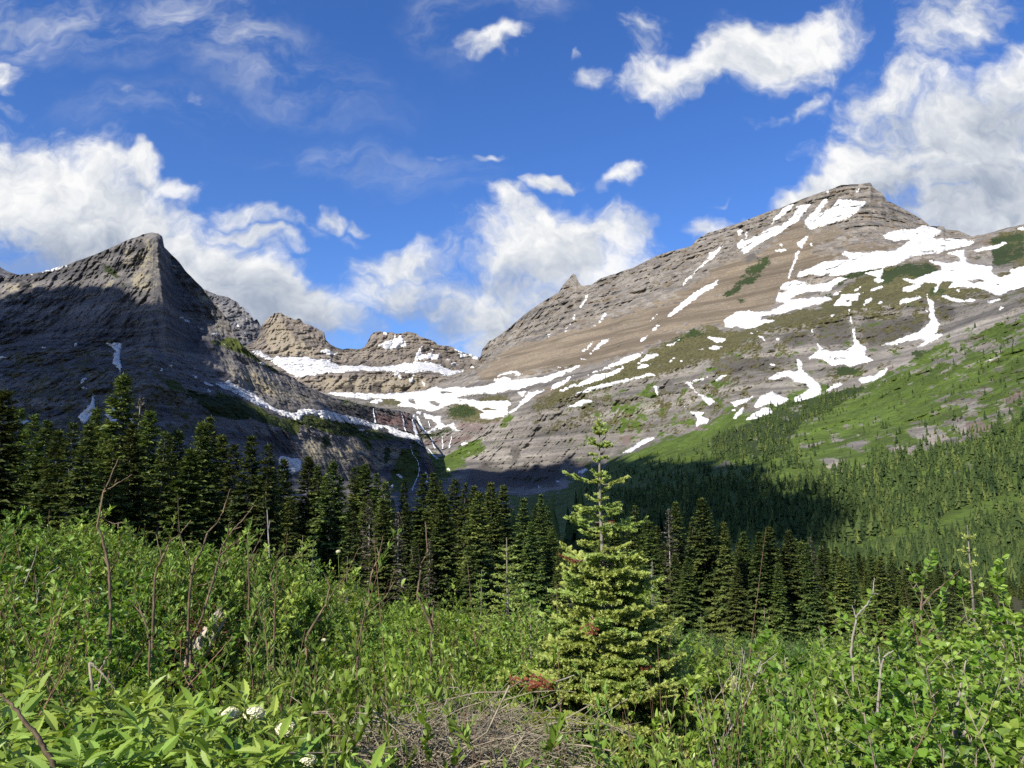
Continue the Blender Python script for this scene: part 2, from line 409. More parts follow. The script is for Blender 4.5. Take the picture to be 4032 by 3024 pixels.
# ------------------------------------------------------------------ outlines of snow, grass, scree
SNOW_TXT = {
'z2': """148,638 205,632 230,655 280,680 330,672 440,672 520,672 540,690 640,695 672,685 665,705 720,735 800,738 870,732 940,745 1060,738 1150,715 1200,722 1225,705 1300,708 1380,728 1420,755 1500,770 1550,762 1490,780 1420,802 1380,775 1280,765 1200,780 1100,770 990,762 850,765 760,770 640,780 560,792 500,800 450,810 350,745 250,690;
595,635 640,620 690,650 710,645 700,660 665,660 620,645; 975,600 1030,575 1075,560 1090,525 1095,560 1120,530 1150,560 1170,600 1120,605 1080,620 1030,628 1010,610; 1000,512 1040,520 1035,530 1010,522;
1215,700 1225,650 1265,605 1255,650 1290,660 1320,655 1375,660 1375,690 1300,690 1285,680 1250,690; 1310,612 1345,622 1335,632; 1470,620 1530,640 1565,665 1520,680 1505,645; 1575,655 1635,680 1630,690 1570,670; 1445,725 1475,707 1500,715 1470,725; 1570,740 1605,730 1600,745; 1420,690 1460,695 1440,700;
1060,780 1110,775 1140,820 1120,815 1085,795; 1165,795 1190,820 1210,780 1200,830 1190,845; 1265,830 1285,840 1280,870 1268,860;
640,905 800,910 990,920 1080,915 1200,905 1290,895 1360,870 1400,885 1480,870 1560,880 1650,870 1825,815 1825,870 1700,900 1560,920 1450,945 1560,950 1650,965 1825,960 1825,1050 1720,1080 1650,1060 1690,1045 1590,990 1540,970 1440,985 1390,1005 1330,1030 1240,1010 1100,990 1140,970 1060,945 980,975 900,970 1040,940 900,950 800,935 700,925;
1275,1040 1340,1065 1390,1060 1385,1105 1420,1125 1470,1110 1490,1145 1535,1158 1470,1155 1440,1125 1380,1145 1320,1170 1300,1165 1370,1120 1330,1080 1290,1075;
1510,1240 1560,1232 1530,1250; 1425,1405 1440,1400 1440,1425; 
1220,1040 1270,1030 1260,1050""",
'z3': """0,955 80,950 160,955 240,945 330,905 430,890 510,885 600,855 680,830 740,805 690,840 600,880 540,905 440,930 370,955 300,960 220,980 100,985 0,1000; 205,905 280,885 310,890 335,910 250,908; 230,885 310,850 350,843 380,860 360,878 330,855; 0,1015 90,1025 120,1035 200,1030 290,1025 330,1040 270,1065 310,1075 240,1110 190,1130 150,1130 140,1105 200,1085 120,1065 60,1045 0,1040;
360,970 410,965 390,995 370,990; 300,1105 370,1050 420,980 470,965 515,960 480,980 430,1015 370,1060 330,1095; 550,960 580,925 640,900 690,870 650,910 600,945; 605,970 660,940 720,915 680,945 630,965; 690,945 740,920 820,870 900,860 1000,815 960,850 900,880 820,905 740,935; 735,890 800,860 880,830 940,800 1010,760 1110,738 1060,775 1000,800 920,825 850,845 780,870;
700,985 760,955 850,925 940,910 1010,895 1090,875 1140,855 1175,870 1130,875 1060,895 960,920 880,945 760,975; 640,1065 700,1040 750,1018 810,1020 790,1035 720,1055; 1165,940 1205,938 1195,975 1190,1000 1180,970; 1350,915 1420,900 1495,880 1450,900 1380,920 1400,945 1440,985 1480,1000 1535,1025 1500,1050 1465,1025 1430,985 1380,935; 1345,1045 1365,1068 1350,1060; 1380,1090 1440,1090 1475,1095 1440,1115 1500,1130 1480,1160 1440,1165 1425,1190 1420,1160 1430,1130;
970,1335 1030,1310 1070,1280 1120,1245 1190,1238 1150,1260 1090,1290 1040,1325; 710,1455 740,1438 770,1430 745,1450; 585,1505 615,1490 600,1502; 475,1530 490,1528 485,1542; 1625,1030 1690,1020 1765,993 1700,1035 1650,1060; 1640,1130 1660,1110 1700,1070 1712,1062 1690,1100 1655,1130; 1710,1140 1760,1105 1810,1080 1810,1110 1750,1135; 1760,1065 1790,1020 1810,1000 1810,1055; 1618,1090 1660,1065 1640,1085;
725,470 745,440 778,390 770,420 740,465; 680,540 698,515 690,540; 635,620 670,565 660,590 640,615; 535,640 560,622 550,632; 805,590 840,560 870,510 875,495 885,510 850,550 815,585; 1240,525 1290,480 1340,440 1400,390 1460,350 1530,325 1560,302 1530,345 1480,370 1400,430 1330,480 1270,520; 1340,345 1350,320 1400,270 1460,210 1500,170 1495,150 1540,130 1575,95 1555,135 1520,170 1450,230 1370,310;
790,745 820,710 850,675 900,655 890,672 840,710; 728,745 770,710 808,670 800,690 760,730; 590,825 620,820 600,830; 720,790 775,765 740,785; 1150,610 1170,590 1200,572 1180,595; 1080,680 1105,650 1130,635 1105,665; 1135,550 1160,530 1188,510 1165,535; 1230,705 1280,685 1320,662 1290,690; 1130,750 1160,750 1215,740 1170,765 1060,810; 1060,830 1090,812 1160,808 1110,828; 1490,650 1530,648 1600,658 1540,678; 1430,720 1470,710 1475,718; 1485,712 1540,700 1590,700 1540,720; 1535,900 1560,880 1600,870 1570,895;
1580,550 1620,530 1680,515 1740,495 1810,500 1810,540 1760,560 1700,575 1620,590 1585,580 1600,560; 1660,100 1700,60 1715,90 1760,60 1810,30 1810,75 1750,120 1700,150 1690,120; 1250,800 1290,765 1265,795; 1320,785 1340,785 1325,793""",
'z4': """145,465 190,435 230,420 300,375 350,355 400,345 470,290 480,250 490,230 570,222 540,260 520,290 490,320 440,350 380,390 300,430 240,465 190,500 175,490; 340,335 360,300 400,255 440,230 470,222 440,260 400,290; 530,320 560,280 600,240 640,200 668,188 640,240 610,275 640,270 680,250 700,225 720,200 800,200 840,215 880,205 860,240 820,275 760,310 700,330 640,345 560,370 545,350;
705,190 745,183 720,195; 810,158 845,138 840,152; 480,440 520,425 550,395 548,420 510,470 495,460; 435,650 450,600 470,550 480,500 500,485 490,530 460,600 445,645; 360,490 400,480 450,478 400,490; 140,375 180,370 160,398; 195,430 198,370 204,400; 650,150 672,143 665,155; 385,452 410,455 395,460; 565,445 580,445 572,455;
975,400 1030,375 1100,370 1160,370 1190,345 1250,350 1310,375 1290,395 1250,420 1330,420 1430,425 1510,435 1440,465 1350,480 1290,500 1200,510 1140,520 1060,560 980,585 900,595 800,610 720,630 640,630 560,620 490,635 500,610 560,590 640,550 720,545 800,540 740,510 760,495 850,500 960,495 1040,490 1100,450 1140,420 1040,430 1000,420;
1080,640 1150,655 1210,630 1260,610 1310,600 1300,570 1230,545 1310,550 1350,560 1420,550 1410,520 1330,500 1440,480 1440,520 1460,560 1520,570 1600,575 1590,610 1640,640 1700,620 1690,600 1777,575 1900,560 1900,670 1777,690 1700,710 1630,745 1570,715 1500,695 1420,690 1340,700 1380,665 1320,655 1290,690 1280,725 1265,720 1285,670 1210,665 1180,700 1120,720 1080,715 1120,690 1170,680 1120,665; 1490,490 1560,465 1640,450 1690,435 1640,465 1560,485;
385,700 420,670 480,655 520,665 560,660 540,680 600,680 660,670 720,640 780,640 740,660 700,680 680,710 630,720 560,715 500,730 470,745 440,765 530,760 600,755 660,750 690,760 640,780 560,800 480,820 400,845 330,850 280,860 200,900 160,915 75,925 80,905 70,885 140,840 200,830 280,840 340,830 380,810 430,790 370,770 380,730 440,720;
160,915 230,890 300,880 370,880 300,900 250,920 200,935; 690,800 740,740 800,735 860,725 830,740 830,770 790,770 800,800 760,800; 870,615 920,605 980,590 975,620 960,640 985,655 940,670 920,655 950,640 900,620; 900,715 940,695 985,688 930,712; 865,795 880,770 920,755 900,780; 1070,770 1130,755 1200,745 1190,755 1110,785 1070,790; 1295,745 1340,745 1440,770 1480,765 1520,765 1460,780 1400,780 1330,755; 680,745 740,715 720,735; 810,712 850,695 830,712; 680,855 700,848 690,865; 940,785 975,778 960,790;
1222,730 1240,770 1265,775 1265,830 1280,880 1300,900 1270,960 1310,965 1290,985 1230,1015 1170,1035 1215,1000 1190,990 1100,1000 1020,1025 960,1022 1040,1000 1120,970 1180,950 1220,920 1245,880 1235,800; 800,930 820,935 825,990 850,1020 880,1040 870,1080 925,1110 870,1120 790,1145 730,1130 680,1140 650,1110 600,1095 545,1100 600,1060 615,1040 600,1005 630,1040 680,1060 760,1055 810,1025 810,980; 780,800 790,850 800,900 788,870;
485,1130 495,1100 515,1110 510,1150 530,1180 580,1220 610,1240 630,1275 620,1300 560,1325 490,1345 470,1340 480,1320 560,1275 540,1245 480,1230 440,1200 400,1205 360,1220 320,1215 370,1185 420,1170 500,1170; 640,1295 680,1265 720,1240 750,1240 710,1265; 845,1240 840,1220 860,1205 920,1200 980,1160 1010,1155 980,1190 940,1220 880,1235; 250,1380 260,1340 290,1310 350,1285 390,1310 435,1325 410,1350 370,1370 350,1350 310,1360; 200,1445 250,1410 290,1385 345,1380 340,1410 270,1435; 115,1350 180,1335 240,1315 200,1345 135,1370; 125,1440 150,1405 190,1375 180,1400 140,1435; 105,1400 150,1378 125,1400;
0,985 40,985 90,995 20,1008; 0,1030 70,1030 20,1048; 270,965 300,985 305,1005 285,985; 315,1135 350,1130 365,1140; 25,1225 60,1200 75,1205 50,1225; 1620,825 1680,800 1640,825; 1560,770 1650,765 1590,785; 570,940 580,930 582,975; 375,985 385,985 380,1015; 1210,820 1230,830 1220,835; 1570,1105 1600,1105 1580,1112; 1740,360 1777,350 1777,375; 230,955 260,950 215,960; 1395,710 1415,712 1405,720""",
'F': """""",
}
SNOWF_TXT = {
'z1': """250,412 330,385 400,367 410,370 320,402 260,412; 170,420 215,415 190,424; 620,830 720,835 715,880 712,930 722,970 718,1000 700,975 665,945 690,880 665,850 630,838; 235,860 272,850 270,858 240,864; 203,862 215,864 208,870; 440,835 460,832 448,846; 0,915 60,910 40,918 0,924; 470,1080 490,1045 515,1040 490,1065; 480,1092 505,1088 508,1100; 530,1062 545,1062 538,1068; 685,1042 698,1045 692,1050;
460,1270 520,1220 545,1180 555,1130 562,1150 560,1230 545,1250 520,1290 500,1310; 620,1255 660,1225 672,1203 690,1230 700,1280 670,1340 650,1330 655,1280; 770,1260 805,1285 790,1310 770,1300; 85,1330 105,1280 140,1285 180,1298 130,1315; 230,1330 265,1332 255,1345; 945,985 970,975 965,1000; 1005,960 1028,965 1015,978; 1065,675 1100,690 1140,715 1110,705; 1160,728 1215,755 1190,750; 1235,762 1310,790 1280,785; 1330,840 1380,855 1350,852; 1130,1012 1190,1045 1165,1040; 1200,1050 1285,1095 1230,1080; 1230,1110 1260,1130 1240,1125; 1040,955 1068,972 1055,968; 1145,975 1160,980 1150,980; 1540,950 1560,955 1548,958""",
'z2': """-92,850 -40,838 0,830 60,870 140,900 240,970 280,1005 360,1030 430,1045 460,1020 490,1012 560,1020 640,1025 760,1055 880,1085 960,1110 1040,1125 1130,1160 1200,1180 1245,1205 1245,1240 1215,1215 1170,1205 1080,1185 1020,1140 960,1145 880,1120 780,1105 660,1085 560,1050 480,1050 470,1085 400,1075 320,1040 260,1010 200,985 160,975 90,935 0,890;
330,1320 380,1330 460,1345 490,1400 420,1440 350,1430 325,1380; 1100,1440 1140,1460 1125,1462; 1060,1510 1080,1505 1070,1530; 515,1125 570,1135 540,1130; 830,1140 960,1180 890,1160; 205,712 225,722 212,724"""}
def polys(d):
    return [p for v in d for p in (zs(v, d[v]) if d[v].strip() else [])]
HOLES = zs('z2', "1310,962 1340,955 1385,975 1370,998 1330,985; 1370,900 1420,893 1480,910 1400,915; 1180,958 1210,945 1230,985 1190,975; 830,922 960,930 880,934; 1000,955 1030,945 1060,960 1010,965; 1480,960 1520,955 1530,968; 1640,1010 1700,1005 1760,1020 1690,1025") + \
        zs('z4', "900,538 925,540 910,545; 1180,455 1190,460 1183,468; 1350,595 1400,590 1370,605; 1450,655 1520,645 1560,660 1490,675; 1600,680 1660,676 1620,686; 695,1090 720,1088 700,1100; 760,765 790,765 775,785; 470,255 480,250 476,262; 1180,490 1250,485 1300,490 1220,500; 1440,590 1460,590 1450,598") + \
        zs('z3', "160,965 210,968 180,972; 640,850 660,848 650,856")
SNOW_G = Cover(2, polys(SNOW_TXT), HOLES, .8)
SNOW_F = Cover(2, polys(SNOWF_TXT), zs('z2', "780,1072 805,1078 790,1088; 50,905 80,915 60,920; 130,935 160,955 140,950; 1010,1135 1040,1145 1060,1160 1020,1150"), .8)
GRASS_G = Cover(4, zs('z3', """620,1560 830,1400 1000,1345 1190,1262 1420,1205 1600,1140 1810,1060 2200,900 2200,2300 200,2300 300,1600; 800,1170 810,1070 860,1020 850,1080 820,1160; 1360,1130 1400,1100 1420,1160 1380,1190; 1530,1040 1620,1030 1650,1070 1600,1090; 250,1180 300,1120 400,1080 380,1100 290,1160; 170,1310 340,1225 350,1235 250,1275; 940,950 1130,920 1120,940 980,960; 1620,865 1690,845 1700,865 1640,875; 1170,1020 1195,1030 1190,1110 1150,1200 1140,1180 1175,1100; 950,1150 1080,1150 1130,1190 1060,1190;
    0,1290 120,1270 130,1300 0,1400""") + zs('z2', "1180,1210 1250,1250 1330,1330 1400,1320 1600,1215 1690,1190 1560,1330 1480,1420 1400,1490 1330,1470 1340,1390 1270,1340 1200,1290; 1200,1175 1400,1150 1460,1140 1440,1160 1250,1200; 1780,1075 1825,1055 1825,1130 1785,1150; 1640,1260 1825,1200 1825,1215 1660,1280") +
    zs('z4', "-100,1520 120,1400 300,1380 470,1350 640,1290 850,1250 1060,1140 1300,1010 1400,1000 1800,800 2400,700 2400,2400 -100,2400; 690,1150 850,1140 890,1170 860,1200 720,1200; 370,1225 560,1250 540,1270 430,1270; 1150,1040 1230,1050 1180,1100 1130,1090; 840,1030 1000,1030 1100,1000 1060,1050 900,1060"), (), 4)
OLIVE_G = Cover(4, zs('z3', "420,1050 700,900 900,840 1100,740 1300,660 1400,590 1580,600 1810,640 1810,780 1560,760 1200,890 900,970 640,1050 450,1090; 420,1120 760,1020 1250,930 1600,900 1810,900 1810,1080 1420,1190 1190,1230 900,1240 640,1220 450,1260") +
    zs('z4', "0,920 200,940 340,860 640,790 760,690 960,570 1250,560 1330,620 1420,700 1777,560 2300,520 2300,900 1777,800 1400,840 1280,1000 1000,1060 600,1000 300,1010 0,1040; 560,1180 680,1130 900,1140 1000,1100 1060,1150 640,1290 640,1220; 1560,420 1777,350 1900,340 1900,560 1640,560; 0,1060 300,1030 500,1020 480,1160 300,1260 0,1330") + zs('z2', "1430,1000 1825,900 1825,1080 1650,1090 1430,1080; 1100,1010 1300,1040 1280,1060 1130,1020; 880,945 1240,935 1100,1000 900,985"), (), 4)
TALUS_G = Cover(4, zs('z3', "60,870 130,830 300,700 480,650 640,600 800,560 950,500 1150,450 1300,380 1380,330 1500,250 1640,200 1810,130 1810,590 1560,590 1400,590 1280,670 1000,760 700,830 450,860 200,890; 420,1060 500,960 700,880 640,1000") +
    zs('z4', "0,560 200,510 340,470 480,420 560,380 720,340 760,370 720,430 540,480 700,490 760,520 640,560 480,640 420,680 370,780 330,830 200,830 60,900 0,920; 440,350 520,300 560,380 420,440 300,440; 760,440 1000,440 1050,480 1000,500 740,500; 1500,430 1777,350 1777,420 1560,470; 1150,490 1300,490 1180,520; 930,600 1000,560 1250,530 1330,560 1290,600 1150,580") +
    zs('z2', "1640,800 1825,680 1825,800 1720,830 1600,850; 640,912 980,920 960,935 700,930"), (), 4)
SCRUB_G = Cover(3, zs('z4', "60,750 130,680 200,600 280,530 355,500 330,560 260,650 180,700 100,750; 150,760 210,755 160,790; 720,640 850,595 930,590 900,620 780,650 700,700; 960,600 1100,560 1230,550 1330,600 1250,615 1180,640 1060,640 1000,680 950,680; 1250,690 1350,700 1330,740 1230,740; 1470,500 1560,500 1520,540; 1590,420 1777,380 1777,520 1640,580 1600,560; 560,730 680,730 700,760; 0,1640 0,1560 450,1340 870,1250 870,1280 500,1480 400,1659; 1130,1050 1250,1050 1160,1110; 700,1150 850,1140 850,1170 730,1210") +
    zs('z3', "160,950 230,920 330,915 240,940; 1230,690 1400,600 1480,610 1430,640 1300,680; 940,690 1080,650 960,705; 1180,560 1230,525 1240,530 1190,570; 640,830 700,795 670,830; 0,1070 100,1060 130,1110 40,1120") + zs('z2', "1440,1000 1560,985 1600,1020 1560,1060 1440,1070; 1200,1195 1400,1150 1460,1140 1440,1165 1280,1210; 640,925 760,955 860,975 840,980 700,950"), (), 2)
RED_G = Cover(4, zs('z3', "690,1440 720,1400 830,1360 760,1430; 1400,1180 1500,1150 1520,1180 1410,1210; 930,1250 1010,1220 1090,1230 1000,1290; 340,1300 380,1300 370,1410 340,1400; 0,1130 200,1150 150,1230 0,1250; 680,830 900,760 880,790") + zs('z4', "1440,1450 1600,1450 1600,1510 1530,1530 1480,1560 1450,1500; 960,1420 1140,1400 1060,1480 980,1500; 1650,1300 1777,1270 1777,1340 1690,1390; 0,1170 300,1100 400,1090 360,1120 100,1200; 1000,1150 1060,1130 980,1200") + zs('z2', "1250,1195 1680,1165 1500,1250 1260,1260; 1400,1100 1650,1060 1825,1090 1700,1130 1560,1150; 1200,1380 1320,1400 1300,1560 1220,1560"), (), 2)
DARK_G = Cover(4, zs('z3', "310,1270 340,1275 375,1390 350,1410 320,1380; 420,1340 440,1345 440,1470 415,1470; 340,1300 372,1300 372,1350; 1200,890 1300,900 1280,930 1200,930; 1500,1010 1600,1000 1620,1030 1540,1040; 1560,800 1640,740 1690,760 1640,850 1560,860; 180,1390 260,1430 640,1400 600,1540 60,1540 60,1440; 1350,330 1480,290 1460,320 1380,345; 1620,230 1700,180 1810,150 1810,180 1700,210; 1130,180 1390,100 1370,125 1150,210") +  # dark rock and stains; the cliff-foot patch paints the cloud's shade into the colour
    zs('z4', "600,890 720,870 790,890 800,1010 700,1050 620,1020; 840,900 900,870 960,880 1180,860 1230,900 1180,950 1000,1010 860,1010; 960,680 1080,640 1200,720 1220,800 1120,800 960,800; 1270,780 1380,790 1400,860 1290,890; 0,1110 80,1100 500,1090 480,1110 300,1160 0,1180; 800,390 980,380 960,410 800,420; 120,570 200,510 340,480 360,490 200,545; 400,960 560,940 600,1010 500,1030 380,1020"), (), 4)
# the nearer hillside is a mosaic: bare ribs of rock show through
BARE_G = Cover(4, zs('z4', "1130,1500 1240,1490 1320,1510 1380,1570 1240,1560 1130,1540; 1000,1580 1130,1560 1160,1620 1030,1650; 780,1520 860,1510 840,1560; 1430,1350 1500,1340 1540,1380 1440,1390; 1330,1100 1450,1040 1777,960 1777,1000 1480,1070 1340,1140; 1060,1080 1140,1060 1130,1120 1080,1130; 1240,1290 1420,1300 1300,1320; 1440,1450 1610,1450 1610,1530 1480,1570; 1590,1390 1777,1270 1777,1330 1660,1420; 700,1530 880,1450 860,1480; 1360,1480 1440,1440 1470,1520 1380,1550") + zs('z8', "530,130 600,120 680,160 650,200 560,190; 870,40 1000,60 1250,0 1250,60 960,110 860,90; 0,150 120,150 60,190; 560,20 800,60 700,90"), (), 4)
GRASS_G.a = np.clip(GRASS_G.a - .75 * blur(np.pad(BARE_G.a, 0), 1), 0, 1)
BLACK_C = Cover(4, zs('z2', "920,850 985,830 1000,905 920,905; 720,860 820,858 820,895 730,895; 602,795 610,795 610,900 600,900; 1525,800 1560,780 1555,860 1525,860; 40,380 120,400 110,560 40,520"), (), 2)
PALE_C = Cover(4, zs('z2', "600,890 700,860 850,880 1000,860 1250,840 1250,890 900,905; 230,520 300,420 340,400 420,520 560,620 600,690 300,660 230,600; 470,810 1000,790 1300,800 1300,900 650,900"), (), 4)
GRASS_F = Cover(4, zs('z2', "-300,880 -100,930 0,935 130,975 260,1030 400,1080 480,1095 440,1200 330,1120 260,1080 100,1060 -100,1030; 470,1055 560,1050 900,1140 1100,1190 1230,1225 1250,1290 1180,1220 1000,1220 800,1195 600,1160 480,1100; 1060,1440 1140,1250 1260,1300 1240,1450 1180,1560 1050,1560; 850,1190 900,1210 990,1330 960,1330; 480,960 900,1000 880,1005") +
    zs('z1', "1290,820 1400,840 1659,1000 1659,985 1440,850 1400,800; 1230,800 1420,850 1659,1010 1640,1010 1420,880 1290,840; 300,385 560,300 700,270 900,178 700,265 560,315; 1270,1090 1440,1180 1659,1270 1659,1330 1440,1250 1300,1180; 980,1040 1060,1060 1100,1120 1000,1110"), (), 2)
SCRUB_F = Cover(4, zs('z2', "-300,880 -100,930 0,935 130,980 240,1060 260,1100 100,1080 -100,1060; 480,1090 700,1120 1000,1170 1000,1190 700,1160 520,1130; 700,950 950,1005 940,1010 760,970; 1020,1250 1050,1250 1040,1370 1010,1370; 620,1190 660,1190 640,1290 620,1290") + zs('z1', "600,340 700,430 760,490 740,490 640,410 580,345; 640,280 710,268 640,290"), (), 2)
LICH_F = Cover(4, zs('z1', "700,260 900,190 940,300 930,560 900,520 860,560 780,500 720,400; 980,280 1050,330 1280,600 1420,840 1300,760 1270,680 1100,500 1000,400; 560,480 700,440 680,520 600,540; 0,450 130,450 250,430 200,560 0,640") + zs('z2', "450,1200 600,1180 1000,1240 1180,1260 1200,1400 1000,1420 460,1380; -80,640 200,760 600,950 500,1000 300,960 100,870 -60,760"), (), 4)
RED_F = Cover(4, zs('z2', "960,1010 1200,1050 1340,1100 1350,1160 1240,1190 1160,1170 940,1100; 100,900 240,960 130,950; 440,1030 470,1010 480,1050"), (), 2)
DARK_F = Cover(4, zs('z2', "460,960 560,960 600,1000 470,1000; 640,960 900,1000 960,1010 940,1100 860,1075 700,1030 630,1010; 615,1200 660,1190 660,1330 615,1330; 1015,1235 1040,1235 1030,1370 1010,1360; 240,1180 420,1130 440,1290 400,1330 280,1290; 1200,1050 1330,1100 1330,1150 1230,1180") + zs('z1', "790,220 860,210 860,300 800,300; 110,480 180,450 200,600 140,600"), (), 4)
OLIVE_F = Cover(4, zs('z1', "0,850 600,800 900,850 1000,1000 1300,1150 1300,1400 900,1500 0,1500; 300,380 700,265 640,330 420,370"), (), 6) 
# ------------------------------------------------------------------ mountains: surfaces through crest, bench, cliff and foot lines at their own distances
class Sheet:
    pass
def sheet(name, x0, x1, step, nrows, curves, disp, crest_jag, mat, cover_fn, snow_cover, label, snow_label=None, ptop=1.0, smooth=5):
    xs = np.arange(x0, x1 + .1, step)
    nc = len(xs)
    Y, D = [], []
    for c in curves:
        c = np.array(c, float).reshape(-1, 3)
        c = c[np.argsort(c[:, 0], kind='stable')]
        Y.append(np.interp(xs, c[:, 0], c[:, 1]))
        D.append(np.interp(xs, c[:, 0], c[:, 2]))
    Y, D = np.array(Y), np.array(D)
    for k in range(1, len(Y)):
        Y[k] = np.maximum(Y[k], Y[k - 1] + 2)
    if crest_jag:
        q = np.stack([xs / 60, xs * 0 + .3, xs * 0], -1)
        j = fbm(q, 5, .65) * crest_jag
        Y[0] = Y[0] + j
        Y[1:] = np.maximum(Y[1:], Y[0] + 3)
    t = np.linspace(0, 1, nrows) ** ptop
    Yd = blur(np.repeat(Y[0][None], 3, 0), 22)[1]
    yy = Yd[None] + (Y[-1] - Yd)[None] * t[:, None] + (Y[0] - Yd)[None] * np.exp(-t[:, None] * 16) * (1 - t[:, None])
    dd = np.empty_like(yy)
    Ydd = Y.copy(); Ydd[0] = np.minimum(Yd, Y[1] - 3)
    for i in range(nc):
        dd[:, i] = np.interp(yy[:, i], Ydd[:, i], D[:, i])
        e = yy[:, i] < Ydd[0, i]
        dd[e, i] += (Ydd[0, i] - yy[e, i]) * np.clip((D[0, i] - D[1, i]) / (Ydd[1, i] - Ydd[0, i]), 0, 2)
    dd = blur(dd, smooth)
    xx = np.broadcast_to(xs[None], yy.shape)
    dirs = direction(xx, yy)
    P = dirs * dd[..., None] + [0, 0, EYE]
    dd = dd + disp(P, xx, yy, dd)
    P = dirs * dd[..., None] + [0, 0, EYE]
    # the far side falls away behind the crest
    away = P[0] * [1, 1, 0]
    away /= np.linalg.norm(away, axis=1, keepdims=True)
    back = [P[0] + away * a - [0, 0, z] for a, z in ((2500, 1700), (900, 560), (250, 130), (60, 18))]
    back = np.array(back)
    back[..., 2] = np.maximum(back[..., 2], -60)
    full = np.concatenate([back, P], 0)
    nr = full.shape[0]
    me = mesh_from(name, full, grid_quads(nr, nc))
    S = Sheet()
    S.xs, S.yy, S.P, S.nc, S.nr = xs, yy, P, nc, nrows
    cov, cov2 = cover_fn(xx, yy, P)
    rag = fbm(np.stack([xx / 34, yy / 13, xx * 0 + 3.3], -1), 5, .7)
    rag2 = fbm(np.stack([xx / 60, yy / 30, xx * 0 + 8.1], -1), 5, .7)
    for k_, amp in ((0, .85), (1, .95), (2, .9), (3, .6)):
        m_ = cov[..., k_]; cov[..., k_] = np.clip(m_ + (rag if k_ % 2 else rag2) * amp * np.clip(m_ * 6, 0, 1), 0, 1)
    for k_, amp in ((0, .5), (1, .8), (2, .4)):
        m_ = cov2[..., k_]; cov2[..., k_] = np.clip(m_ - (rag2 if k_ % 2 else rag) * amp * np.clip(m_ * 6, 0, 1), 0, 1)
    pad = np.zeros((4, nc, 4), np.float32)
    attr_color(me, 'cover', np.concatenate([pad, cov], 0))
    attr_color(me, 'cover2', np.concatenate([pad, cov2], 0))
    S.ob = link(name, me, mat, kind='structure', label=label)
    # snow: lies on the rock, thickest in the middle of each patch
    if snow_cover is not None:
        w = np.stack([xx / 26, yy / 15, xx * 0 + 5.5], -1)
        w1 = fbm(w, 3, .6)
        w2 = fbm(w + 40, 3, .6)
        msk = snow_cover.get(xx + w1 * 9, yy + w2 * 5)
        big = blur(msk, 4)
        msk = np.clip(msk * 1.0 + (fbm(np.stack([xx / 24, yy / 6.5, xx * 0 + 2], -1), 4, .75)) * 2.1 * (1.15 - big) * (msk > .02), 0, 1.3)
        N = np.cross(np.gradient(P, axis=1), np.gradient(P, axis=0))
        N /= np.linalg.norm(N, axis=-1, keepdims=True) + 1e-9
        s = np.sign((N * (np.array([0, 0, EYE]) - P)).sum(-1, keepdims=True))
        N = N * s
        N = blur3(N, 1.5)
        th = (np.minimum(msk, 1) - .46) * S_THICK * (dd / 2500)
        SP = P + N * th[..., None]
        cell = np.maximum(np.maximum(msk[1:, :-1], msk[1:, 1:]), np.maximum(msk[:-1, :-1], msk[:-1, 1:])) > .15
        q = grid_quads(nrows, nc, cell)
        used = np.unique(q)
        rem = np.zeros(nrows * nc, np.int64)
        rem[used] = np.arange(len(used))
        sm = mesh_from('snow', SP.reshape(-1, 3)[used], rem[q])
        link('snow', sm, SNOW, kind='stuff', label=snow_label)
    return S
S_THICK = 9.0
def blur3(a, r):
    return np.stack([blur(a[..., i], r) for i in range(3)], -1)
def ledges(z, n, h):
    """steps of strata: a saw-like outline over height h, shifted by the noise n"""
    t = (z / h + n) % 1.0
    return np.where(t < .75, t / .75, (1 - t) / .25) - .5

# -- left mountain
Lr = zp('z1', "0,440 150,420 250,410 400,368 450,345 560,305 640,270 700,245 790,205 850,185 900,174 940,180 965,200 975,260 1000,285 1060,345 1100,400 1200,500 1280,600 1350,690 1400,790 1440,840 1490,890 1560,945 1659,1000".replace(',', ' ').split())
Lr2 = zp('z2', "150,640 300,745 430,810 520,870 600,905 700,945 800,965 900,990 1000,1008 1100,1020 1190,1042 1225,1110".replace(',', ' ').split())
Lr = np.concatenate([[[-400, 1120], [-200, 1100]], Lr, Lr2[1:], [[1675, 1760], [1700, 1820], [1725, 1890], [1760, 1990]]])
def withd(pts, xd):
    xd = np.array(xd, float)
    return np.column_stack([pts, np.interp(pts[:, 0], xd[:, 0], xd[:, 1])])
L1 = withd(Lr, [(-400, 2050), (300, 2050), (560, 2000), (610, 1930), (640, 1960), (665, 2010), (700, 2000), (800, 1960), (950, 1960), (1260, 2210), (1540, 2560), (1660, 2600), (1760, 2560)])
L2 = withd(np.concatenate([zp('z1', "-600,760 0,800 300,790 620,800 900,830 1130,960 1280,1030".replace(',', ' ').split()), zp('z2', "60,868 240,968 470,1010 640,1020 800,1060 930,1110 1060,1130 1210,1178 1300,1190".replace(',', ' ').split()), [[1760, 1740]]]),
           [(-400, 1850), (300, 1850), (600, 1760), (700, 1800), (860, 1800), (1000, 1835), (1260, 2060), (1540, 2430), (1760, 2450)])
L3 = withd(np.concatenate([zp('z1', "-600,1000 0,1020 600,1000 900,1060 1130,1140 1300,1180".replace(',', ' ').split()), zp('z2', "0,940 160,1000 300,1070 430,1130 600,1165 800,1195 1000,1222 1150,1228 1240,1262".replace(',', ' ').split()), [[1700, 1775], [1760, 1800]]]),
           [(-400, 1650), (300, 1600), (600, 1550), (860, 1620), (1000, 1690), (1260, 1930), (1540, 2270), (1760, 2270)])
